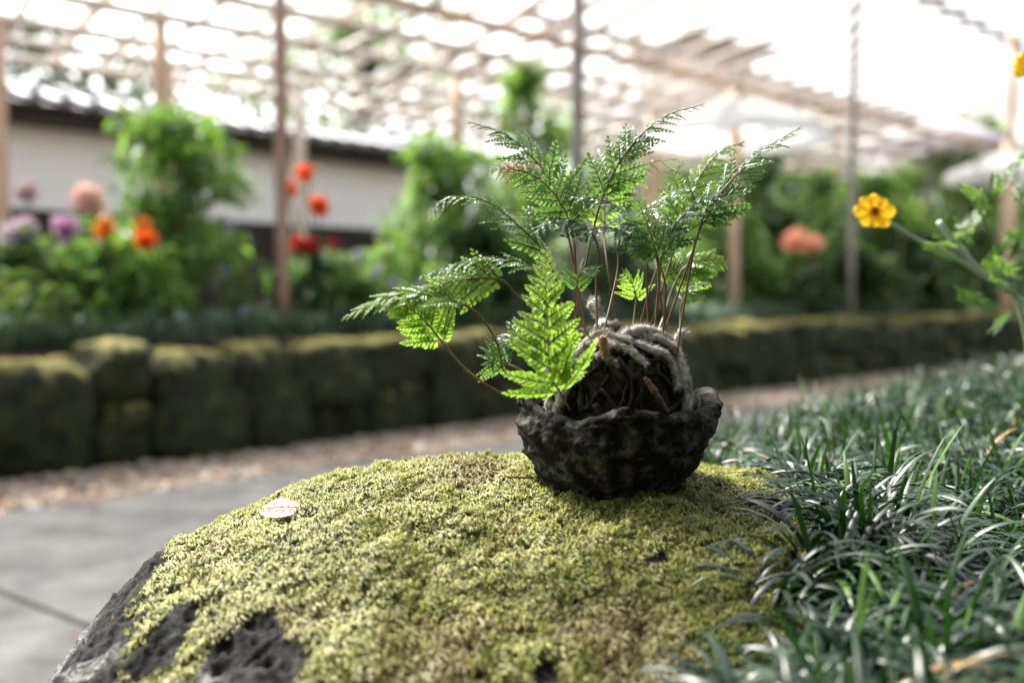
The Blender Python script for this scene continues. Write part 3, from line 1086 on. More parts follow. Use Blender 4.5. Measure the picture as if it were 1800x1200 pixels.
# long right-hand fronds
frond(topbase(1188, 640), [(1205, 520, .735), (1233, 392, .735), (1285, 318, .728), (1345, 262, .722), (1410, 222, .715)], 1, .030, (.25, -.45, .85), 'leaf_m', 14, seed=2, spread=46)
frond(topbase(1135, 600, False), [(1160, 520, .77), (1192, 415, .78), (1225, 320, .785), (1265, 268, .785), (1310, 250, .78)], 1, .032, (-.2, -.75, .6), 'leaf_y', 12, seed=3, spread=50)
frond(topbase(1005, 585), [(1022, 500, .74), (1035, 440, .74), (1060, 345, .735), (1105, 262, .73), (1165, 207, .725), (1237, 183, .72)], 2, .030, (.35, -.40, .85), 'leaf_m', 15, seed=4, spread=44)
frond(topbase(1175, 600), [(1160, 520, .735), (1153, 450, .735), (1115, 385, .730), (1060, 352, .722), (1000, 345, .715)], 1, .034, (-.1, -.25, 1), 'leaf_d', 12, seed=5)
frond(topbase(1120, 590, False), [(1145, 500, .78), (1175, 420, .79), (1190, 365, .795), (1190, 300, .80), (1200, 285, .80)], 1, .026, (.0, -.9, .4), 'leaf_m', 9, seed=6)
# upper left fronds
frond(topbase(1030, 585), [(1010, 470, .745), (995, 400, .745), (968, 318, .742), (900, 245, .738), (822, 213, .735)], 1, .038, (-.35, -.45, .8), 'leaf_m', 14, seed=7, spread=50)
frond(topbase(1010, 590), [(1012, 480, .735), (1003, 395, .73), (965, 330, .725), (915, 300, .72), (862, 300, .715)], 1, .032, (-.1, -.9, .35), 'leaf_m', 12, seed=8)
# middle left fronds
frond(topbase(1000, 600), [(985, 520, .735), (960, 450, .735), (915, 400, .73), (850, 352, .725), (790, 348, .72), (748, 384, .715)], 1, .030, (-.2, -.35, 1), 'leaf_m', 13, seed=10, spread=46)
frond(topbase(985, 620), [(968, 540, .72), (945, 478, .715), (890, 455, .71), (830, 455, .705), (735, 488, .70)], 1, .026, (-.2, -.25, 1), 'leaf_m', 11, seed=11, spread=46)
frond(topbase(975, 650), [(950, 560, .705), (910, 520, .70), (880, 492, .695), (820, 490, .69), (745, 507, .685)], 2, .030, (-.1, -.8, .55), 'leaf_y', 11, seed=12, spread=42)
# far left drooping fronds
frond(topbase(950, 700), [(888, 655, .70), (876, 610, .695), (850, 562, .69), (812, 534, .685), (750, 517, .68), (690, 520, .675), (604, 558, .67)], 3, .028, (-.15, -.45, .9), 'leaf_y', 13, 'stipe', seed=13, spread=40)
frond(topbase(935, 705), [(880, 690, .69), (820, 650, .685), (778, 602, .68), (748, 565, .678), (715, 540, .675), (672, 532, .672)], 2, .026, (-.1, -.85, .5), 'leaf_y', 9, 'stipe', seed=14, spread=55)
# crown in the middle, older and darker
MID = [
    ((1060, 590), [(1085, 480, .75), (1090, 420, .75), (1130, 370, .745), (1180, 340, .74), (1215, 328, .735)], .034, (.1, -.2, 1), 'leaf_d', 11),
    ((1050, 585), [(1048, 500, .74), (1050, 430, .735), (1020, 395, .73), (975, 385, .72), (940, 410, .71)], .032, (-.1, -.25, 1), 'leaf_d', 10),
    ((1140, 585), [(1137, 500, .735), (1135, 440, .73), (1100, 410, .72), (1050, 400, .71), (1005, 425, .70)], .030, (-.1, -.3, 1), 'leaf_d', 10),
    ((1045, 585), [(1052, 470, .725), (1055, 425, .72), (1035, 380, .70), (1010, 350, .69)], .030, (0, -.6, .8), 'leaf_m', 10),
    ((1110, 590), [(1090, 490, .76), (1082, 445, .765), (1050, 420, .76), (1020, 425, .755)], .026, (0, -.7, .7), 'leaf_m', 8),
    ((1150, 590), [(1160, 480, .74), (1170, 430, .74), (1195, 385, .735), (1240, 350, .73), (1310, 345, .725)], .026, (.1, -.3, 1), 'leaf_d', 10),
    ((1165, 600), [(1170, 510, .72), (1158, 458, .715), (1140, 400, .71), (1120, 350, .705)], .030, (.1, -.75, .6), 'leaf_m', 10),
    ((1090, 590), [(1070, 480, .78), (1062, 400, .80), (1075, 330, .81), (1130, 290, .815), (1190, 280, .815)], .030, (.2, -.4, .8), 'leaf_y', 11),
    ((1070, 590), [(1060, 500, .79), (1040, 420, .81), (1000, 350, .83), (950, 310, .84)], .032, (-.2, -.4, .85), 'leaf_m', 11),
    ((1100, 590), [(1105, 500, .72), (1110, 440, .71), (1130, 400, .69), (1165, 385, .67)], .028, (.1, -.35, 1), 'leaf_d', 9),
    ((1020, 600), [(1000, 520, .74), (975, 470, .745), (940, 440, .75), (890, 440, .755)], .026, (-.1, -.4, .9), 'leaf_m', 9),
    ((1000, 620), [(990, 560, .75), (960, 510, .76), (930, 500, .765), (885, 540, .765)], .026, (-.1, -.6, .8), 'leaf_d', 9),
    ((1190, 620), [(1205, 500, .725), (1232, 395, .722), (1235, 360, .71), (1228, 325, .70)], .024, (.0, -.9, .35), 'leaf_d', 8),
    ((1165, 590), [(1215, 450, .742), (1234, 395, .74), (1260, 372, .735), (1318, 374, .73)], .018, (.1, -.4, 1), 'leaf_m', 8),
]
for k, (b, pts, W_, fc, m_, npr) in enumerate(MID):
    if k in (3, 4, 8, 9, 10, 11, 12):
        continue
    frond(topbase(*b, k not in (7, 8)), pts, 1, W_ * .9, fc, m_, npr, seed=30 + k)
# low ones behind and beside the ball
frond(topbase(1150, 600, False), [(1165, 560, .80), (1185, 500, .81), (1205, 468, .815), (1235, 455, .82), (1278, 462, .825)], 1, .034, (.1, -.75, .7), 'leaf_y', 10, 'stipe_g', seed=50)
frond(topbase(1112, 590, False), [(1115, 555, .79), (1118, 525, .79), (1112, 500, .785), (1095, 480, .78)], 1, .016, (0, -.8, .6), 'leaf_y', 6, 'stipe_g', seed=51)
frond(topbase(1195, 640), [(1196, 560, .76), (1200, 530, .76), (1215, 505, .755), (1248, 498, .75)], 1, .012, (0, -.5, .9), 'leaf_m', 6, 'stipe_g', seed=52)
frond(topbase(960, 680), [(915, 650, .70), (890, 640, .695), (868, 632, .69), (858, 640, .688)], 1, .020, (-.1, -.9, .3), 'leaf_m', 6, 'stipe_g', seed=53)
frond(topbase(985, 640), [(950, 620, .73), (930, 600, .735), (905, 590, .735), (875, 612, .735)], 1, .024, (-.1, -.7, .7), 'leaf_d', 8, 'stipe', seed=54)
frond(topbase(1040, 600), [(1020, 560, .71), (1015, 510, .70), (1020, 480, .695), (1055, 470, .69)], 1, .014, (0, -.7, .7), 'leaf_m', 6, 'stipe_g', seed=55)
FRONDS.sort(key=lambda f: -f[0])
off0 = fern.location
rest = {}
for k, (ln, fo, kv, m, Mx, p) in enumerate(FRONDS):
    if k < 300:
        o = bpy.data.objects.new('pinna', PINMESH[(kv, m)])
        link(o, fo)
        Mt = Matrix.Identity(4)
        pl = Vector(p) - off0
        for a_ in range(3):
            for b_ in range(3):
                Mt[a_][b_] = Mx[a_, b_]
            Mt[a_][3] = pl[a_]
        o.matrix_local = Mt
    else:
        rest.setdefault(fo.name, [fo, m, [], []])
        V = PIN[kv][0] @ Mx.T + p
        rest[fo.name][2].append((V, PIN[kv][1]))
        rest[fo.name][3].append(PIN[kv][2])
for fo, m, parts, cols in rest.values():
    V, Fs = merge(parts)
    V = V - np.array(off0)
    o = mk('frond_tip', V, Fs, M[m], fo, col=np.concatenate(cols), smooth=False, world=False)
    o['kind'] = 'stuff'

# ------------------------------------------------------------------ small things on the moss
lp = surf(500, 914, .75)
nL = 24
us = np.linspace(0, 1, nL)
hw = .0115 * np.sin(np.pi * us ** .75) ** 1.2
ser = .0011 * (np.arange(nL) % 2)
Vl = []
for s, wv in ((-1, hw + ser * (hw > .002)), (-.5, hw * .5), (0, hw * 0), (.5, hw * .5), (1, (hw + ser * (hw > .002)) * .85)):
    Vl.append(np.c_[(us - .5) * .036, np.sign(s) * wv, .003 + .0022 * (np.abs(wv) / .0105) ** 2 * (1 if s > 0 else .4) + .002 * np.sin(us * 3.1)])
Vl = np.concatenate(Vl)
Vl2 = Vl - np.array([0, 0, .0005])
k = (np.arange(4)[:, None] * nL + np.arange(nL - 1)).ravel()
Ql = np.stack([k, k + 1, k + nL + 1, k + nL], 1)
Vl = np.vstack([Vl, Vl2])
Fl = [np.vstack([Ql, Ql[:, ::-1] + 5 * nL])]
ca_, sa_ = math.cos(.10), math.sin(.10)
ct_, st_ = math.cos(.42), math.sin(.42)
Vl = np.stack([Vl[:, 0], Vl[:, 1] * ct_ - Vl[:, 2] * st_ * .4, Vl[:, 1] * st_ + Vl[:, 2] * ct_ + .0045], 1)
Vl = np.stack([Vl[:, 0] * ca_ - Vl[:, 1] * sa_, Vl[:, 0] * sa_ + Vl[:, 1] * ca_, Vl[:, 2]], 1)
dl = thing('fallen_leaf', lp, 'pale pinkish dry fallen leaf with a toothed edge lying on the moss', 'leaf')
mk('leaf_blade', Vl + lp, Fl, M['dry'], dl)
V, Fs = tube(crom([lp + np.array([-.018, -.002, .0085]), lp + np.array([0, -.002, .0105]), lp + np.array([.017, .001, .0085]), lp + np.array([.022, .002, .007])], 14), .0004, 5)
mk('leaf_vein', V, Fs, M['tan_tip'], dl)
for k in range(5):
    for s_ in (-1, 1):
        q0 = lp + np.array([-.011 + k * .005, -.0015, .0098])
        q1 = q0 + np.array([-.004, s_ * .0065, .0005 + (.004 if s_ > 0 else -.002)])
        V, Fs = tube([q0, (q0 + q1) / 2 + np.array([0, 0, .0006]), q1], .00022, 4)
        mk('leaf_vein', V, Fs, M['tan_tip'], dl)
tw = [surf(812, 835, .82), surf(838, 838, .81), surf(870, 840, .80), surf(905, 850, .79), surf(960, 848, .785)]
V, Fs = tube(crom([p + np.array([0, 0, .005]) for p in tw], 24), np.linspace(.0005, .0009, 24), 5)
tag(mk('twig', V, Fs, M['twig']), 'thin reddish brown twig lying on the moss beside the bowl', 'twig')

# ------------------------------------------------------------------ leaf clouds, flowers and garden plants
def leaf_quads(c, nrm_az, L, wid, droop, r):
    """n single leaves, each a folded pointed blade of four triangles"""
    n = len(c)
    az = nrm_az
    el = r.uniform(-.9, .7, n) - droop
    d = np.stack([np.cos(az) * np.cos(el), np.sin(az) * np.cos(el), np.sin(el)], 1)
    s = np.stack([-np.sin(az), np.cos(az), r.normal(0, .35, n)], 1)
    s /= np.linalg.norm(s, axis=1)[:, None]
    nn_ = np.cross(d, s)
    L = L[:, None]
    wv = wid[:, None]
    b = c
    m = c + d * L * .45 - nn_ * L * .06
    t_ = c + d * L - np.array([0, 0, 1.0]) * L * .12
    V = np.stack([b, m + s * wv / 2 + nn_ * wv * .2, t_, m - s * wv / 2 + nn_ * wv * .2, m], 1)
    k = (np.arange(n) * 5)[:, None]
    F = np.concatenate([k + np.array([[0, 1, 4]]), k + np.array([[1, 2, 4]]), k + np.array([[2, 3, 4]]), k + np.array([[3, 0, 4]])])
    return V.reshape(-1, 3), F


def cloud(centers, radii, n, L, asp, cols, seed, droop=.2):
    """leaves in clumps round the given centres"""
    r = np.random.default_rng(seed)
    centers = np.asarray(centers, float)
    k = r.integers(0, len(centers), n)
    d = r.standard_normal((n, 3))
    d /= np.linalg.norm(d, axis=1)[:, None]
    rad = r.uniform(.25, 1, n) ** .6 * np.where(r.uniform(0, 1, n) < .3, r.uniform(1, 1.9, n), 1)
    rr_ = np.broadcast_to(np.asarray(radii, float).reshape(len(radii), -1), (len(centers), 3))
    c = centers[k] + d * rr_[k] * rad[:, None]
    az = np.arctan2(d[:, 1], d[:, 0]) + r.normal(0, .9, n)
    Ls = r.uniform(.6, 1.3, n) * L
    V, F = leaf_quads(c, az, Ls, Ls * asp, droop, r)
    cl = np.asarray(cols, float)
    cc_ = cl[r.integers(0, len(cl), n)] * r.uniform(.75, 1.3, (n, 1))
    return V, F, np.repeat(cc_, 5, 0)


GREEN = [(.085, .155, .045), (.11, .185, .055), (.055, .11, .035), (.14, .20, .075)]
FRESH = [(.12, .21, .05), (.15, .245, .065), (.085, .155, .04), (.19, .25, .09)]
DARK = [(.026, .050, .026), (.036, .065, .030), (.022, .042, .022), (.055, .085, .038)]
PALE = [(.13, .17, .05), (.10, .15, .05), (.16, .18, .06), (.09, .14, .06)]


def dahlia_mesh(c, size, col, facing, seed, npet=70, elong=1.0, name='flower', parent=None, col2=None):
    """ball of petals laid in a spiral"""
    r = np.random.default_rng(seed)
    k = np.arange(npet)
    f = (k + .5) / npet
    pol = np.arccos(1 - 1.55 * f)
    az = k * 2.39996
    face = unit(np.asarray(facing, float))
    a1 = unit(np.cross(face, [0.12, .3, .95]))
    a2 = np.cross(face, a1)
    out = np.cos(pol)[:, None] * face * elong + np.sin(pol)[:, None] * (np.cos(az)[:, None] * a1 + np.sin(az)[:, None] * a2)
    side = np.cross(out, face)
    side /= np.linalg.norm(side, axis=1)[:, None] + 1e-9
    R_ = size / 2
    L = R_ * r.uniform(.62, 1.28, npet)[:, None]
    wv = R_ * (.12 + .30 * np.sin(pol))[:, None]
    b = c + out * R_ * .1
    m = c + out * L * .62 - face * R_ * .05
    t_ = c + out * L + face * R_ * .10
    nn_ = np.cross(side, out)
    V = np.stack([b, m + side * wv, t_ + side * wv * .35, t_ - side * wv * .35, m - side * wv, m - nn_ * R_ * .08], 1)
    kk = (k * 6)[:, None]
    F = np.concatenate([kk + np.array([[0, 1, 5]]), kk + np.array([[1, 2, 5]]), kk + np.array([[2, 3, 5]]), kk + np.array([[3, 4, 5]]), kk + np.array([[4, 0, 5]])])
    base = np.array(col)[None] * r.uniform(.85, 1.15, (npet, 1))
    if col2 is not None:
        mixv = np.clip((.35 - f) * 3, 0, 1)[:, None]
        base = base * (1 - mixv) + np.array(col2) * mixv
    return mk(name, V.reshape(-1, 3), [F], M['petal'], parent, col=np.repeat(base, 6, 0), smooth=False)


def garden_plant(name, label, cat, px, off, top_py, wid, nleaf, L, cols, flowers=(), group=None, seed=0, asp=.5, clumps=9, z0=.46, depth=None, trunk=.012, low=.15, depth_w=None, leafmat='leafA', taper=.35):
    """A leafy plant rooted in the far bed. flowers: (px, py, size in metres, colour, second colour, elongation)."""
    r = np.random.default_rng(1000 + seed)
    d = depth if depth else wall_depth(px) + off + .28
    p = P(px, 510, d)
    base = np.array([p[0], p[1], z0])
    topz = P(px, top_py, d)[2]
    H = topz - z0
    o = thing(name, base, label, cat, group)
    cen, rad = [], []
    for k in range(clumps):
        f = low + (1 - low) * (k + .6) / clumps
        wv = wid / 2 * (1 - taper * abs(f - .45) * 2) * r.uniform(.7, 1.25)
        cen.append(base + np.array([r.uniform(-1, 1) * wv * .75, r.uniform(-1, 1) * (depth_w or wid) * .3, H * min(f, .93)]))
        rad.append([wv * r.uniform(.28, .6), wv * .5, (H * .6 / clumps + .05) * r.uniform(.6, 1.5)])
    # main stem and a limb to every clump
    sp = [base + np.array([0, 0, -.06]), base + np.array([r.normal(0, .02), 0, H * .35]), base + np.array([r.normal(0, .03), 0, H * .72]), base + np.array([r.normal(0, .04), 0, H * .93])]
    V, Fs = tube(crom(sp, 14), np.linspace(trunk, trunk * .35, 14), 7)
    st = mk('stem', V, Fs, M['stem'] if trunk < .02 else M['bark'], o)
    limbs = []
    for c_ in cen:
        f = max(.05, (c_[2] - base[2]) / H - .25)
        b_ = base + np.array([0, 0, H * f])
        limbs.append(tube(crom([b_, (b_ + c_) / 2 + np.array([0, 0, .03]), c_], 7), np.linspace(trunk * .5, trunk * .15, 7), 5))
    V, Fs = merge(limbs)
    mk('branch', V - base, Fs, M['stem'] if trunk < .02 else M['bark'], st, world=False)
    V, F, C = cloud(cen, rad, nleaf, L, asp, cols, 2000 + seed)
    mk('crown', V, [F], M[leafmat], o, col=C, smooth=False)
    for j, fl in enumerate(flowers):
        fx, fy, sz, colr = fl[:4]
        c2 = fl[4] if len(fl) > 4 else None
        elg = fl[5] if len(fl) > 5 else 1.0
        fp = P(fx, fy, d - r.uniform(.02, .2))
        ho = dahlia_mesh(fp, sz, colr, (r.normal(0, .4), -1, .55), 3000 + seed * 20 + j, 64, elg, 'flower', o, c2)
        b_ = base + np.array([r.normal(0, .04), 0, .05])
        V, Fs = tube(crom([b_, np.array([(b_[0] + fp[0]) / 2, (b_[1] + fp[1]) / 2 + .03, b_[2] + (fp[2] - b_[2]) * .6]), fp + np.array([0, .03, -sz * .35])], 10), .006, 6)
        mk('flower_stem', V, Fs, M['stem'], o)
    return o


LIL, PNK, PEACH = (.62, .46, .60), (.56, .34, .54), (.80, .52, .44)
ORG, ORY, RED, DRD = (.80, .16, .02), (.80, .33, .04), (.60, .05, .015), (.34, .02, .015)
SAL = (.85, .46, .32)
gp = garden_plant
gp('dahlia_plant', 'dahlia bearing three pale lilac blooms beside the frame edge, in front of the white wall', 'flower', 40, .45, 420, .42, 900, .075, GREEN,
   [(20, 412, .10, (.62, .55, .62)), (44, 405, .11, LIL, (.66, .55, .64), 1.3), (46, 338, .10, (.60, .42, .50), (.55, .52, .40))], 'flowering plants in the far bed', 1)
gp('dahlia_plant', 'dahlia with one upright egg-shaped mauve bloom above dark leaves', 'flower', 118, .55, 430, .40, 800, .075, GREEN,
   [(116, 402, .115, PNK, (.62, .44, .58), 1.45)], 'flowering plants in the far bed', 2)
gp('dahlia_plant', 'dahlia with a large peach pink bloom against the dark foot of the white wall', 'flower', 160, 1.0, 390, .36, 700, .075, GREEN,
   [(156, 352, .17, PEACH, (.80, .62, .56), .8)], 'flowering plants in the far bed', 3)
gp('dahlia_plant', 'bushy dahlia with orange blooms in front of the tall leafy sapling', 'flower', 215, .35, 420, .50, 1300, .08, FRESH,
   [(186, 402, .095, ORY, (.55, .14, .03)), (250, 398, .075, (.75, .26, .07)), (256, 424, .10, ORG), (178, 412, .06, (.78, .30, .03))], 'flowering plants in the far bed', 4)
gp('sapling', 'tall leafy green sapling with tiny orange buds hiding the eave of the white wall', 'sapling', 332, .75, 195, .72, 1900, .09, FRESH + [(.10, .17, .06)],
   [(270, 350, .05, (.72, .36, .06)), (285, 330, .035, (.70, .40, .08)), (312, 392, .05, (.70, .34, .10))], None, 5, clumps=24, trunk=.018, low=.30)
gp('fern_clump', 'low yellow green fern clump behind the wall grass at the frame edge', 'fern', 40, .28, 455, .55, 900, .09, PALE, (), None, 6, asp=.28, clumps=5, low=.05)
gp('dahlia_plant', 'dahlia with three vivid orange blooms beside the brown bamboo post', 'flower', 540, .85, 430, .34, 500, .075, DARK,
   [(506, 334, .105, (.85, .15, .03)), (537, 305, .115, (.85, .20, .04)), (560, 364, .125, ORG)], 'flowering plants in the far bed', 7)
gp('dahlia_plant', 'dahlia with dark red blooms below the orange ones', 'flower', 550, .45, 445, .50, 1000, .075, DARK + GREEN,
   [(524, 430, .085, RED), (546, 436, .105, DRD), (586, 430, .06, DRD)], 'flowering plants in the far bed', 8)
gp('hydrangea_bush', 'pale leaved bush with small bluish lilac flower heads behind the long drooping frond', 'bush', 640, .35, 452, .60, 1400, .07, PALE + FRESH,
   [(612, 462, .07, (.42, .42, .56)), (632, 450, .07, (.46, .46, .58)), (600, 500, .05, (.42, .40, .56)), (660, 480, .06, (.48, .48, .60)), (690, 500, .06, (.45, .45, .60))], None, 9, clumps=8)
gp('hydrangea_bush', 'low bush of bluish lilac flower heads directly left of the fern', 'bush', 790, .40, 485, .55, 1000, .07, GREEN,
   [(765, 495, .08, (.40, .40, .58)), (795, 488, .08, (.46, .46, .62)), (800, 530, .08, (.44, .44, .60)), (742, 505, .06, (.48, .48, .60)), (830, 540, .06, (.42, .42, .58))], None, 10, clumps=6)
gp('aster_plant', 'sparse aster with small lilac flowers over bare brown soil', 'flower', 430, .30, 470, .32, 260, .055, PALE,
   [(395, 478, .05, (.44, .40, .54)), (415, 520, .055, (.40, .38, .55)), (432, 548, .05, (.44, .42, .55)), (380, 500, .04, (.45, .40, .52)), (405, 400, .05, (.5, .5, .52))], None, 11, clumps=5)
gp('leafy_shrub', 'broad fresh green shrub in front of the white wall end', 'shrub', 790, 1.1, 250, .95, 3600, .09, FRESH, (), None, 12, clumps=26, trunk=.022, low=.1)
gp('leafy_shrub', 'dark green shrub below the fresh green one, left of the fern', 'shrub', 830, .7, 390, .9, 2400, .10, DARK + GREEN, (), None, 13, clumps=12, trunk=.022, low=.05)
gp('sapling', 'slim sapling with loose sprays of leaves beside the grey post', 'sapling', 938, 1.3, 110, .62, 1200, .10, FRESH, (), None, 14, clumps=14, trunk=.016, low=.35)
gp('dahlia_plant', 'dahlia with a wide pinkish red bloom half hidden by the upper fronds', 'flower', 935, .8, 330, .5, 900, .09, GREEN,
   [(925, 315, .23, (.74, .36, .37), (.80, .44, .42), .7), (895, 305, .12, (.82, .46, .40), None, .7)], 'flowering plants in the far bed', 15)
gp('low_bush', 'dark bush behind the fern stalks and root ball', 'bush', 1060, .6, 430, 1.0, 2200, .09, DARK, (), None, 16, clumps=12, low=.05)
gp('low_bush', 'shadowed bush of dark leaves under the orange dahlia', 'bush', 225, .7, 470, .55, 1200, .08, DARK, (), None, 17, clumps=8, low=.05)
gp('dahlia_plant', 'dahlia with a salmon bloom in front of the green shrubs, beside the tan pole', 'flower', 1405, .7, 440, .55, 1000, .10, GREEN,
   [(1398, 425, .22, SAL, (.85, .50, .35), .8), (1432, 432, .17, (.84, .50, .36), None, .8)], 'flowering plants in the far bed', 18)
gp('dahlia_plant', 'dahlia with a small lilac bloom high in the green shrubs', 'flower', 1400, 1.4, 380, .5, 900, .10, GREEN, [(1398, 381, .15, (.50, .46, .62))], 'flowering plants in the far bed', 19)
gp('low_bush', 'round dark bush on the bed beyond the wall, below the salmon dahlia', 'bush', 1410, .45, 470, .5, 1200, .08, DARK, (), None, 20, clumps=7, low=.05)
for k, (px_, off_, tp, wd_, nl, cols, lab) in enumerate([
    (1215, 2.6, 300, 1.3, 2600, GREEN, 'green shrub behind the fern tips under the white parasol'),
    (1330, 1.8, 262, 1.3, 3200, GREEN + DARK, 'tall shrub beneath the edge of the big white parasol'),
    (1440, 2.2, 300, 1.4, 3000, GREEN, 'shrub directly left of the slender grey post'),
    (1560, 1.5, 300, 1.5, 3600, GREEN + FRESH, 'shrub behind the yellow cosmos flower'),
    (1650, 2.5, 255, 1.6, 3600, FRESH, 'light green shrub below the lilac parasol'),
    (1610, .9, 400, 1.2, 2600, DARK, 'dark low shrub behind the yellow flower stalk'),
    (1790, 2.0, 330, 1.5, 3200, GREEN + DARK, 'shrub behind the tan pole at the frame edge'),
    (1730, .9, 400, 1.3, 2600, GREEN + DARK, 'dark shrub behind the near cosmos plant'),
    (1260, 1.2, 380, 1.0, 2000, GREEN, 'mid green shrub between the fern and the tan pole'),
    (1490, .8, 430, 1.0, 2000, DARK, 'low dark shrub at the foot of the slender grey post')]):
    gp('garden_shrub', lab, 'shrub', px_, off_, tp, wd_, int(nl * .75), .12, cols + [(.16, .20, .09)], (), 'shrubs beyond the far bed', 40 + k, clumps=14, trunk=.022, low=.05, taper=.5)

# ------------------------------------------------------------------ near cosmos plant with the yellow flowers
cb = P(1800, 640, 1.15)
cosmos = thing('cosmos_plant', (cb[0], cb[1], .535), 'feathery cosmos with yellow flowers leaning in over the mondo grass', 'flower')


def cosmos_flower(c, size, facing, seed):
    r = np.random.default_rng(seed)
    face = unit(np.asarray(facing, float))
    a1 = unit(np.cross(face, [0, 0, 1.0]))
    a2 = np.cross(a1, face)
    o = None
    parts, cols = [], []
    for k in range(8):
        th_ = k * math.pi / 4 + r.normal(0, .10)
        d = math.cos(th_) * a1 + math.sin(th_) * a2
        s = -math.sin(th_) * a1 + math.cos(th_) * a2
        Lp = size / 2 * r.uniform(.85, 1.12)
        us_ = np.array([.08, .3, .55, .8, .95, 1.0])
        ws_ = np.array([.05, .15, .23, .25, .20, .12]) * size * r.uniform(.85, 1.05)
        V = []
        for u_, w_ in zip(us_, ws_):
            lift = face * (size * (.02 + .10 * math.sin(u_ * 2.2) * r.uniform(.6, 1.2)))
            for q_ in (-1, -.4, .4, 1):
                notch = -.035 * size * (abs(q_) < .5) * 0 + (-.05 * size * (abs(q_) > .9) if u_ > .9 else 0)
                V.append(c + d * (Lp * u_ + notch) + s * w_ * q_ * .75 + lift - face * size * .04 * abs(q_))
        kk = (np.arange(5)[:, None] * 4 + np.arange(3)).ravel()
        parts.append((np.array(V), [np.stack([kk, kk + 4, kk + 5, kk + 1], 1)]))
        cols.append(np.ones((24, 3)) * np.array([.85, .56, .02]) * r.uniform(.9, 1.1))
    V, Fs = merge(parts)
    fl = mk('flower', V, Fs, M['petal'], cosmos, col=np.concatenate(cols))
    k = np.arange(60)
    rr2 = np.sqrt(k / 60) * size * .13
    pts_ = c + face * (size * .05) + (np.cos(k * 2.4) * rr2)[:, None] * a1 + (np.sin(k * 2.4) * rr2)[:, None] * a2 + face * (size * .10 * (1 - (rr2 / (size * .13)) ** 2))[:, None]
    V = (pts_[:, None] + ICO[None] * size * .022).reshape(-1, 3)
    F = (ICOF[None] + (k * 12)[:, None, None]).reshape(-1, 3)
    cl = np.repeat(np.where((k < 22)[:, None], np.array([[.25, .10, .01]]), np.array([[.75, .33, .02]])), 12, 0)
    mk('flower_centre', V - np.array(cosmos.location), [F], M['petal'], fl, col=cl, world=False)


f1 = P(1536, 372, 1.10)
cosmos_flower(f1, .042, (-.12, -1, .10), 1)
f2 = P(1808, 115, 1.12)
cosmos_flower(f2, .036, (-.3, -1, .3), 2)
for pts_, r_, m_ in [
    ([P(1540, 376, 1.105), P(1600, 415, 1.12), P(1660, 442, 1.14), P(1720, 480, 1.15), P(1790, 540, 1.15), cb + np.array([.02, 0, -.08])], .0026, 'stem_mid'),
    ([P(1650, 390, 1.09), P(1690, 440, 1.10), P(1730, 482, 1.11), P(1769, 506, 1.12), P(1810, 560, 1.14), cb + np.array([.03, 0, -.08])], .0030, 'stem_pale'),
    ([P(1808, 118, 1.125), P(1830, 250, 1.15), P(1835, 420, 1.15), cb + np.array([.035, .01, -.08])], .0018, 'stem'),
    ([P(1716, 350, 1.13), P(1735, 400, 1.14), P(1770, 470, 1.15), P(1805, 560, 1.15), cb + np.array([.02, .01, -.08])], .0018, 'stem')]:
    V, Fs = tube(crom(pts_, 30), r_, 7)
    mk('stem', V, Fs, M[m_], cosmos)
dahlia_mesh(P(1717, 348, 1.13), .014, (.40, .42, .16), (0, -.3, 1), 77, 24, 1.2, 'bud', cosmos)


def feather_leaf(base, d, L, seed):
    r = np.random.default_rng(seed)
    d = unit(np.asarray(d, float))
    sd = unit(np.cross(d, [0, 0, 1.0]) + .3 * r.standard_normal(3))
    up_ = np.cross(sd, d)
    parts = []

    def strip(a, dr, l, wv):
        dr = unit(dr)
        s_ = unit(np.cross(dr, up_ + .4 * r.standard_normal(3)))
        m1 = a + dr * l * .5 + up_ * l * .08
        e1 = a + dr * l
        V = np.array([a - s_ * wv * .4, a + s_ * wv * .4, m1 - s_ * wv, m1 + s_ * wv, e1])
        parts.append((V, [np.array([[0, 1, 3], [0, 3, 2], [2, 3, 4]])]))
    strip(base, d, L, .0009)
    for k in range(7):
        f = .15 + .75 * k / 7
        p_ = base + d * L * f + up_ * L * .16 * f * (1 - f)
        for s_ in (-1, 1):
            l = L * .48 * (1 - .6 * f) * r.uniform(.8, 1.2)
            dr = d * .8 + sd * s_ * .8 + up_ * r.normal(0, .2)
            strip(p_, dr, l, .0012)
            for q_ in (.45, .7):
                strip(p_ + unit(dr) * l * q_, d * 1.0 + sd * s_ * .1, l * .5, .0010)
                strip(p_ + unit(dr) * l * q_, d * .2 + sd * s_ * 1.0, l * .45, .0010)
    return merge(parts)


r = np.random.default_rng(55)
for k in range(36):
    px_, py_ = (r.normal(1745, 30), r.normal(400, 35)) if k < 12 else (r.uniform(1690, 1840), r.uniform(400, 560))
    if k > 34:
        px_, py_ = r.uniform(1770, 1860), r.uniform(520, 620)
    b_ = P(px_, py_, r.uniform(1.06, 1.22))
    V, Fs = feather_leaf(b_, (r.normal(-.3, .7), r.normal(0, .6), r.normal(.35, .5)), r.uniform(.03, .055), 700 + k)
    cl = np.array([(.06, .11, .03), (.10, .16, .045), (.035, .07, .025)])[r.integers(0, 3)]
    mk('leaf', V, Fs, M['leafA'], cosmos, col=np.ones((len(V), 3)) * cl, smooth=False)

# ------------------------------------------------------------------ white garden wall with a tiled roof
wt0, wt1 = -4.6, 4.55
WD = unit(np.array([.675, .738, 0]))
WN = np.array([WD[1], -WD[0], 0])
WW0 = np.array([-4.1, 8.0, 0])


def wl(t, off, z):
    return WW0 + WD * t + WN * off + np.array([0, 0, z])


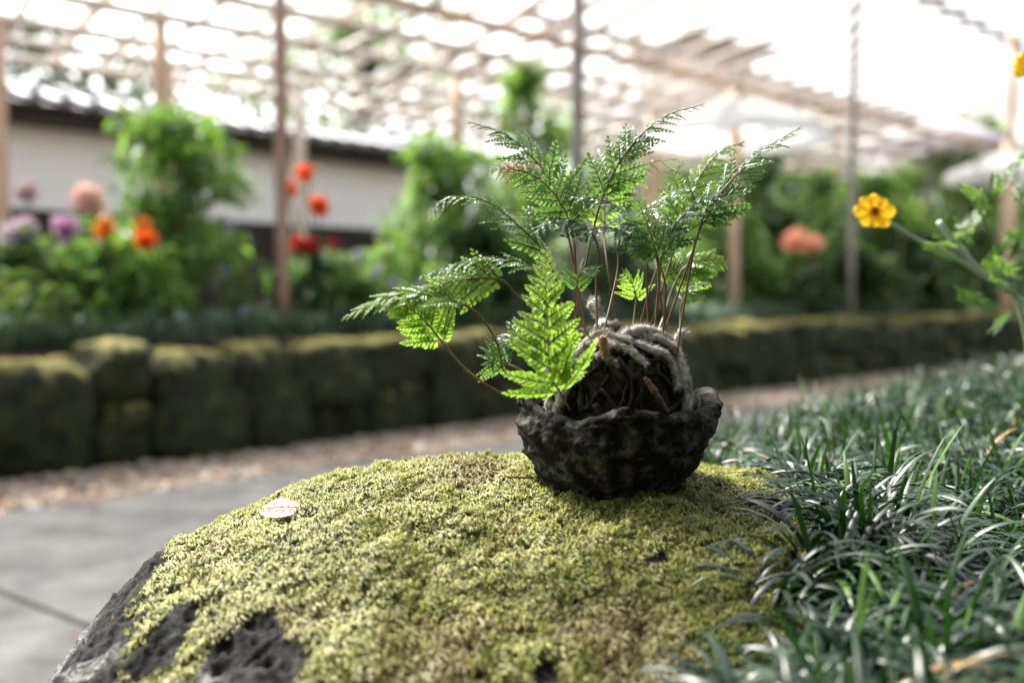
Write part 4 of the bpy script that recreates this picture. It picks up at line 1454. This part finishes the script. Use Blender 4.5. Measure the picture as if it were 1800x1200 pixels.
gw = thing('garden_wall', wl(0, 0, 0), 'white plastered garden wall with dark wooden foot and grey tiled roof', 'wall')
wang = math.atan2(WD[1], WD[0])
Lw = wt1 - wt0
V, Fs = box(wl((wt0 + wt1) / 2, 0, 1.75), (Lw, .24, .84), wang)
mk('plaster_panel', V, Fs, M['plaster'], gw, smooth=False)
for k in range(13):                                          # boarded foot, one board each
    V, Fs = box(wl(wt0 + (k + .5) * Lw / 13, .0, .70), (Lw / 13 - .012, .27, 1.30), wang)
    mk('board', V, Fs, M['darkwood'], gw, smooth=False)
V, Fs = box(wl((wt0 + wt1) / 2, .0, 1.365), (Lw, .31, .07), wang)
mk('rail', V, Fs, M['darkwood'], gw, smooth=False)
V, Fs = box(wl((wt0 + wt1) / 2, .0, 2.125), (Lw + .1, .84, .11), wang)
mk('eave_board', V, Fs, M['darkwood'], gw, smooth=False)
for s in (-1, 1):
    pts_ = [wl(wt0 - .1, s * .50, 2.19), wl(wt1 + .1, s * .50, 2.19), wl(wt1 + .1, 0, 2.33), wl(wt0 - .1, 0, 2.33)]
    V = np.array(pts_ + [p_ - np.array([0, 0, .03]) for p_ in pts_])
    mk('roof_bed', V, [np.array([[0, 1, 2, 3], [7, 6, 5, 4], [0, 4, 5, 1], [1, 5, 6, 2], [2, 6, 7, 3], [3, 7, 4, 0]])], M['darkwood'], gw, smooth=False)
tile_me = None
for k in range(38):
    tk = wt0 + (k + .5) * Lw / 38
    for s in (-1, 1):
        if s < 0 and k % 2:
            continue
        V, Fs = tube(crom([wl(tk, s * .53, 2.20), wl(tk, s * .28, 2.275), wl(tk, s * .04, 2.345)], 4), .045, 8)
        mk('roof_tile', V, Fs, M['tile'], gw)
for k in range(20):
    V, Fs = tube([wl(wt0 + k * Lw / 20 + .01, 0, 2.365), wl(wt0 + (k + .95) * Lw / 20, 0, 2.365)], .065, 10)
    mk('ridge_tile', V, Fs, M['tile'], gw)

# ------------------------------------------------------------------ bamboo pergola over the far bed
pg = thing('pergola', along(0, -.5), 'low pergola of bleached bamboo poles and slats above the flower bed', 'pergola')


def pole(parent, a, b, r, m, name, n=7, wob=.0):
    a, b = np.asarray(a, float), np.asarray(b, float)
    k = 6
    pts_ = a + (b - a) * np.linspace(0, 1, k)[:, None]
    if wob:
        pts_[1:-1] += rng.normal(0, wob, (k - 2, 3))
    V, Fs = tube(pts_, r, n)
    return mk(name, V, Fs, M[m], parent)


PZ = 2.40
tB = {'brown': float((np.array([-1.24, 5.4, 0]) - W0) @ D), 'grey': float((np.array([.44, 7.0, 0]) - W0) @ D)}
pole(pg, along(tB['brown'], -.49, .40), along(tB['brown'], -.49, PZ + .12), .036, 'post_brown', 'post', 9)
pole(pg, along(tB['grey'], -.49, .40), along(tB['grey'], -.49, PZ + .95), .050, 'post_grey', 'post', 9)
pole(pg, along(tB['brown'] - 2.25, -.49, .40), along(tB['brown'] - 2.25, -.49, PZ + .12), .036, 'post_brown', 'post', 9)
for (px_, off_, r_, m_) in [(290, -1.67, .045, 'post_tan'), (805, -1.67, .045, 'post_tan'), (10, -2.32, .04, 'post_tan'), (530, -2.9, .05, 'bamboo'), (300, -3.1, .06, 'post_tan'), (1145, -1.67, .05, 'post_tan')]:
    a_ = (px_ - 900) / F_PX
    q0 = W0 + N * off_
    t_ = (a_ * q0[1] - q0[0]) / (D[0] - a_ * D[1])
    pole(pg, along(t_, off_, .40), along(t_, off_, PZ + .02), r_, m_, 'post', 9)
for off_ in (-.49, -1.1, -1.67, -2.32, -2.9, -3.5):
    pole(pg, along(-4, off_, PZ), along(12.6, off_, PZ + .05), .036, 'post_tan' if off_ > -.5 else 'bamboo', 'beam', 8, .012)
CD = unit(np.array([-.55, .835, 0]))
k = 0
t = -3.6
while t < 12.6:
    a_ = along(t, -.32, PZ + .062)
    s_ = 3.4 / abs(float(CD @ N))
    b_ = a_ + CD * s_ + np.array([0, 0, .03])
    if k % 3 == 0:
        pole(pg, a_, b_, .024, 'bamboo', 'slat', 7, .01)
    else:
        V, Fs = box((a_ + b_) / 2, (s_, .07 + .02 * (k % 2), .012), math.atan2(CD[1], CD[0]))
        mk('slat', V, Fs, M['reed'], pg, smooth=False)
    t += .34 + .06 * math.sin(k * 1.7)
    k += 1

# tall frame to the right
tf = thing('tall_frame', along(9, -.6), 'taller open frame of grey poles with slim crossbars on the right', 'frame')
FZ = 3.6
tC1 = float((P(1495, 510, 9.0) - W0) @ D)
oC = float((P(1770, 510, 11.6) - W0) @ N)
tC2 = float((P(1770, 510, 11.6) - W0) @ D)
o1 = float((P(1495, 510, 9.0) - W0) @ N)
pA, pB = along(tC1, o1, 0), along(tC2, oC, 0)
pole(tf, pA + [0, 0, .4], pA + [0, 0, FZ + .1], .034, 'post_grey', 'post', 9)
pole(tf, pB + [0, 0, .4], pB + [0, 0, FZ + .1], .050, 'post_tan', 'post', 9)
u_ = unit(pB - pA)
pole(tf, pA - u_ * .6 + [0, 0, FZ], pB + u_ * 4 + [0, 0, FZ], .034, 'post_grey', 'beam', 8, .01)
pC = pA + np.array([-1.3, 3.2, 0])
pD = pB + np.array([-1.3, 3.2, 0])
pole(tf, pC + [0, 0, .4], pC + [0, 0, FZ + .05], .034, 'bamboo', 'post', 9)
pole(tf, pD + [0, 0, .4], pD + [0, 0, FZ + .05], .034, 'bamboo', 'post', 9)
pole(tf, pC - u_ * .6 + [0, 0, FZ - .02], pD + u_ * 4 + [0, 0, FZ - .02], .034, 'bamboo', 'beam', 8, .01)
v_ = unit(np.array([-.40, .915, 0]))
for j_ in range(1, 5):
    q_ = pA + v_ * (j_ * 2.4 + .8)
    pole(tf, q_ - u_ * 2.2 + [0, 0, FZ - .02], q_ + u_ * 9 + [0, 0, FZ - .02], .06, 'bamboo', 'beam', 8, .012)
    for m_ in (0, 2, 4):
        w_ = q_ + u_ * (m_ * 2.3 - .4)
        pole(tf, w_ + [0, 0, .4], w_ + [0, 0, FZ - .05], .04, 'post_tan' if m_ % 4 else 'bamboo', 'post', 8)
for k in range(20):
    a_ = pA + u_ * (k * .55 - 2.2) + [0, 0, FZ + .055]
    V, Fs = box(a_ + v_ * 5.2, (11.5, .17, .03), math.atan2(v_[1], v_[0]))
    mk('slat', V, Fs, M['bamboo'], tf, smooth=False)

# ------------------------------------------------------------------ parasols
def parasol(px, apex_py, edge_py, half_px, d, m, label, pole_m='post_tan', pr=.03):
    c = P(px, 510, d)
    za, ze = P(px, apex_py, d)[2], P(px, edge_py, d)[2]
    Rr = half_px / F_PX * d
    o = thing('parasol', (c[0], c[1], .45), label, 'parasol', 'parasols over the flower beds')
    n = 48
    nr_ = 8
    V = []
    for i in range(nr_ + 1):
        f = i / nr_
        for k in range(n):
            th_ = 2 * math.pi * k / n
            rib = abs(math.sin(th_ * 4))
            rr_ = Rr * f * (1 - .03 * rib * f)
            z_ = za - (za - ze) * (f ** 1.25) - .03 * rib * f * (1 - f) * 2
            V.append((c[0] + rr_ * math.cos(th_), c[1] + rr_ * math.sin(th_), z_))
    for i in range(n):
        th_ = 2 * math.pi * i / n
        V.append((c[0] + Rr * .985 * math.cos(th_), c[1] + Rr * .985 * math.sin(th_), ze - .07))
    i = (np.arange(nr_ + 1)[:, None] * n)
    k = np.arange(n)[None]
    Q = np.stack([i + k, i + n + k, i + n + (k + 1) % n, i + (k + 1) % n], -1).reshape(-1, 4)
    mk('canopy', V, [Q], M[m], o)
    V, Fs = tube([(c[0], c[1], .40), (c[0], c[1], (za + .4) / 2), (c[0], c[1], za + .08)], pr, 9)
    mk('pole', V, Fs, M[pole_m], o)
    for k in range(8):
        th_ = math.pi / 4 * k
        V, Fs = tube([(c[0], c[1], za - .05), (c[0] + Rr * .5 * math.cos(th_), c[1] + Rr * .5 * math.sin(th_), za - (za - ze) * .42 - .03), (c[0] + Rr * .97 * math.cos(th_), c[1] + Rr * .97 * math.sin(th_), ze - .02)], .009, 5)
        mk('rib', V, Fs, M['bamboo'], o)
    return o


parasol(1290, 172, 238, 165, 8.3, 'paper', 'big white parasol on a tan pole behind the long right fern fronds', 'post_tan', .045)
parasol(1768, 264, 308, 108, 11.15, 'paper', 'small white parasol on a pale pole near the frame edge', 'post_tan', .075)
parasol(1630, 208, 256, 130, 12.2, 'lavcloth', 'lilac grey parasol above the light green shrub', 'post_grey', .03)
0 and parasol(1310, 25, 68, 140, 15.5, 'lavcloth', 'lilac parasol high above the slats, over the big white one', 'post_grey', .03)

# ------------------------------------------------------------------ far things: pagoda and trees
pgd = thing('pagoda', P(1225, 510, 60) * np.array([1, 1, 0]), 'rust red pagoda with upturned grey roofs far behind the slats', 'pagoda')
pcx = P(1225, 510, 60)
for k in range(4):
    zb = 1.0 + k * 3.75
    hw_ = 2.9 - .22 * k
    V, Fs = box((pcx[0], pcx[1], zb + 1.2), (hw_ * 2, hw_ * 2, 2.8), .5)
    mk('storey', V, Fs, M['rust'], pgd, smooth=False)
    rw = hw_ + 1.9
    nn2 = 12
    V = []
    for lvl, (f, zz) in enumerate([(1.0, 0), (.72, .42), (.45, 1.0), (.30, 1.5)]):
        for e in range(4):
            for q_ in range(nn2):
                s_ = q_ / nn2 * 2 - 1
                cx_, cy_ = [(s_, -1), (1, s_), (-s_, 1), (-1, -s_)][e]
                up_ = .55 * abs(s_) ** 4 * f ** 3
                V.append((cx_ * rw * f, cy_ * rw * f, zz + up_))
    V = np.array(V)
    ca_, sa_ = math.cos(.5), math.sin(.5)
    V = np.stack([V[:, 0] * ca_ - V[:, 1] * sa_ + pcx[0], V[:, 0] * sa_ + V[:, 1] * ca_ + pcx[1], V[:, 2] + zb + 2.3], 1)
    nn4 = nn2 * 4
    i = (np.arange(3)[:, None] * nn4)
    kk = np.arange(nn4)[None]
    Q = np.stack([i + kk, i + (kk + 1) % nn4, i + nn4 + (kk + 1) % nn4, i + nn4 + kk], -1).reshape(-1, 4)
    cc_ = len(V)
    V = np.vstack([V, [[pcx[0], pcx[1], zb + 3.8], [pcx[0], pcx[1], zb + 2.25]]])
    kk = np.arange(nn4)
    T = np.vstack([np.stack([np.full(nn4, cc_), 3 * nn4 + kk, 3 * nn4 + (kk + 1) % nn4], 1), np.stack([np.full(nn4, cc_ + 1), (kk + 1) % nn4, kk], 1)])
    mk('roof', V, [Q, T], M['bronze'], pgd, smooth=False)


def tree(px, d, top_py, wid, label, cols, seed, nleaf=5000, L=.22, crown_low=.35, z0=0.0, loc=None, H=None, group='trees beyond the garden', name='tree'):
    r = np.random.default_rng(5000 + seed)
    p = P(px, 510, d) if loc is None else np.array([loc[0], loc[1], 0])
    base = np.array([p[0], p[1], z0])
    H = H or P(px, top_py, d)[2] - z0
    o = thing(name, base, label, 'tree', group)
    cen, rad, limbs = [], [], []
    tr0 = .03 * H + .03
    tp = [base + [0, 0, -.1], base + [r.normal(0, .02) * H, 0, H * .4], base + [r.normal(0, .03) * H, 0, H * .9]]
    V, Fs = tube(crom(tp, 12), np.linspace(tr0, tr0 * .2, 12), 9)
    trk = mk('trunk', V, Fs, M['bark'], o)
    for k in range(22):
        f = crown_low + (1 - crown_low) * r.uniform(0, 1)
        prof = math.sin(math.pi * min(1, max(.05, (f - crown_low) / (1 - crown_low) * .85 + .12))) ** .6
        a_ = r.uniform(0, 6.28)
        rr_ = wid / 2 * prof * math.sqrt(r.uniform(.05, 1))
        c_ = base + np.array([rr_ * math.cos(a_), rr_ * math.sin(a_), H * f * .95])
        cen.append(c_)
        rad.append([wid * r.uniform(.10, .19)] * 2 + [wid * r.uniform(.07, .12)])
        b_ = base + np.array([0, 0, H * max(.2, f - .22)])
        limbs.append(tube(crom([b_, (b_ + c_) / 2 + np.array([0, 0, .05 * H]), c_], 6), np.linspace(tr0 * .4, tr0 * .08, 6), 5))
    V, Fs = merge(limbs)
    mk('limb', V - base, Fs, M['bark'], trk, world=False)
    V, F, C = cloud(cen, rad, nleaf, L, .55, cols, 6000 + seed)
    mk('crown', V, [F], M['leafA'], o, col=C, smooth=False)
    return o


FARG = [(.10, .14, .07), (.12, .16, .08), (.08, .12, .055), (.15, .18, .10)]
tree(150, 15, 40, 4.6, 'dark evergreen tree behind the white wall, seen through the slats', DARK, 1, 5200, .26, .15)
tree(430, 20, 130, 3.2, 'yellowish green tree beyond the tall sapling', PALE, 2, 2600, .24, .2)
tree(645, 22, -40, 5.0, 'sparse grey green tree above the beams at the top of the frame', FARG, 3, 2600, .26, .45)
tree(1040, 26, 240, 6.5, 'wide green tree beyond the grey post', FARG, 4, 5200, .32, .1)
tree(1340, 24, 230, 5.0, 'green tree behind the big white parasol', FARG, 5, 4600, .30, .1)
tree(1560, 25, 300, 4.5, 'low green tree beyond the slender grey post', FARG, 6, 3600, .30, .1)
tree(1700, 26, 175, 4.0, 'pale green pointed tree above the lilac parasol', PALE + FARG, 7, 4200, .28, .1)
tree(1850, 22, 240, 5.0, 'broad green tree beyond the frame edge pole', FARG, 8, 4600, .30, .1)
tree(1180, 30, 250, 6.0, 'hazy green tree between the pagoda and the parasol pole', FARG, 9, 4200, .32, .1)

# ------------------------------------------------------------------ unseen evergreens added behind the photographer to shade the near side
for k, (x_, y_, h_, w_, lab) in enumerate([(-1.9, -2.1, 4.4, 2.6, 'unseen dense evergreen added for shade behind the viewpoint, on the path side'), (-.2, -1.8, 4.8, 2.7, 'unseen dense evergreen added for shade directly behind the viewpoint'), (1.4, -1.6, 4.6, 2.6, 'unseen dense evergreen added to shade the near end of the grass bed'), (2.6, -.7, 4.4, 2.4, 'unseen dense evergreen added for shade behind the viewpoint, deep in the grass bed')]):
    tree(0, 0, 0, w_, lab, DARK, 20 + k, 12000, .26, .04, 0.0, (x_, y_), h_, 'unseen evergreens added for shade behind the viewpoint')

# ------------------------------------------------------------------ leaf litter: brown flecks on the moss, fallen leaves on the path and gravel
r = np.random.default_rng(77)
x_ = r.uniform(-.3, .28, 150)
y_ = r.uniform(.5, .95, 150)
k_ = (rock_rho(x_, y_) < .85) & (x_ < grass_line_x(y_))
b_ = np.stack([x_[k_], y_[k_], rock_z(x_[k_], y_[k_]) + .0035], 1)
L_ = r.uniform(.003, .009, len(b_))
V1, F1 = leaf_quads(b_, r.uniform(0, 6.28, len(b_)), L_, L_ * r.uniform(.15, .5, len(b_)), .1, r)
t_ = r.uniform(-2.5, 9, 420)
o_ = np.where(r.uniform(0, 1, 420) < .7, r.uniform(.05, .9, 420), r.uniform(.9, 3.2, 420))
c_ = W0 + D * t_[:, None] + N * o_[:, None] + np.array([0, 0, .012])
L2 = r.uniform(.02, .055, 420)
V2, F2 = leaf_quads(c_, r.uniform(0, 6.28, 420), L2, L2 * .5, .1, r)
V2[:, 2] = np.clip(V2[:, 2], .004, .03)
V, Fm = merge([(V1, [F1]), (V2, [F2])])
lc = np.array([(.20, .11, .05), (.32, .20, .10), (.12, .06, .03), (.40, .28, .17), (.30, .10, .06)])
cl = np.repeat(lc[r.integers(0, 5, len(b_) + 420)], 5, 0)
tag(mk('leaf_litter', V, Fm, M['petal'], col=cl, smooth=False), 'small brown fallen leaves and flecks strewn over the gravel, path and moss', 'leaves', kind='stuff')
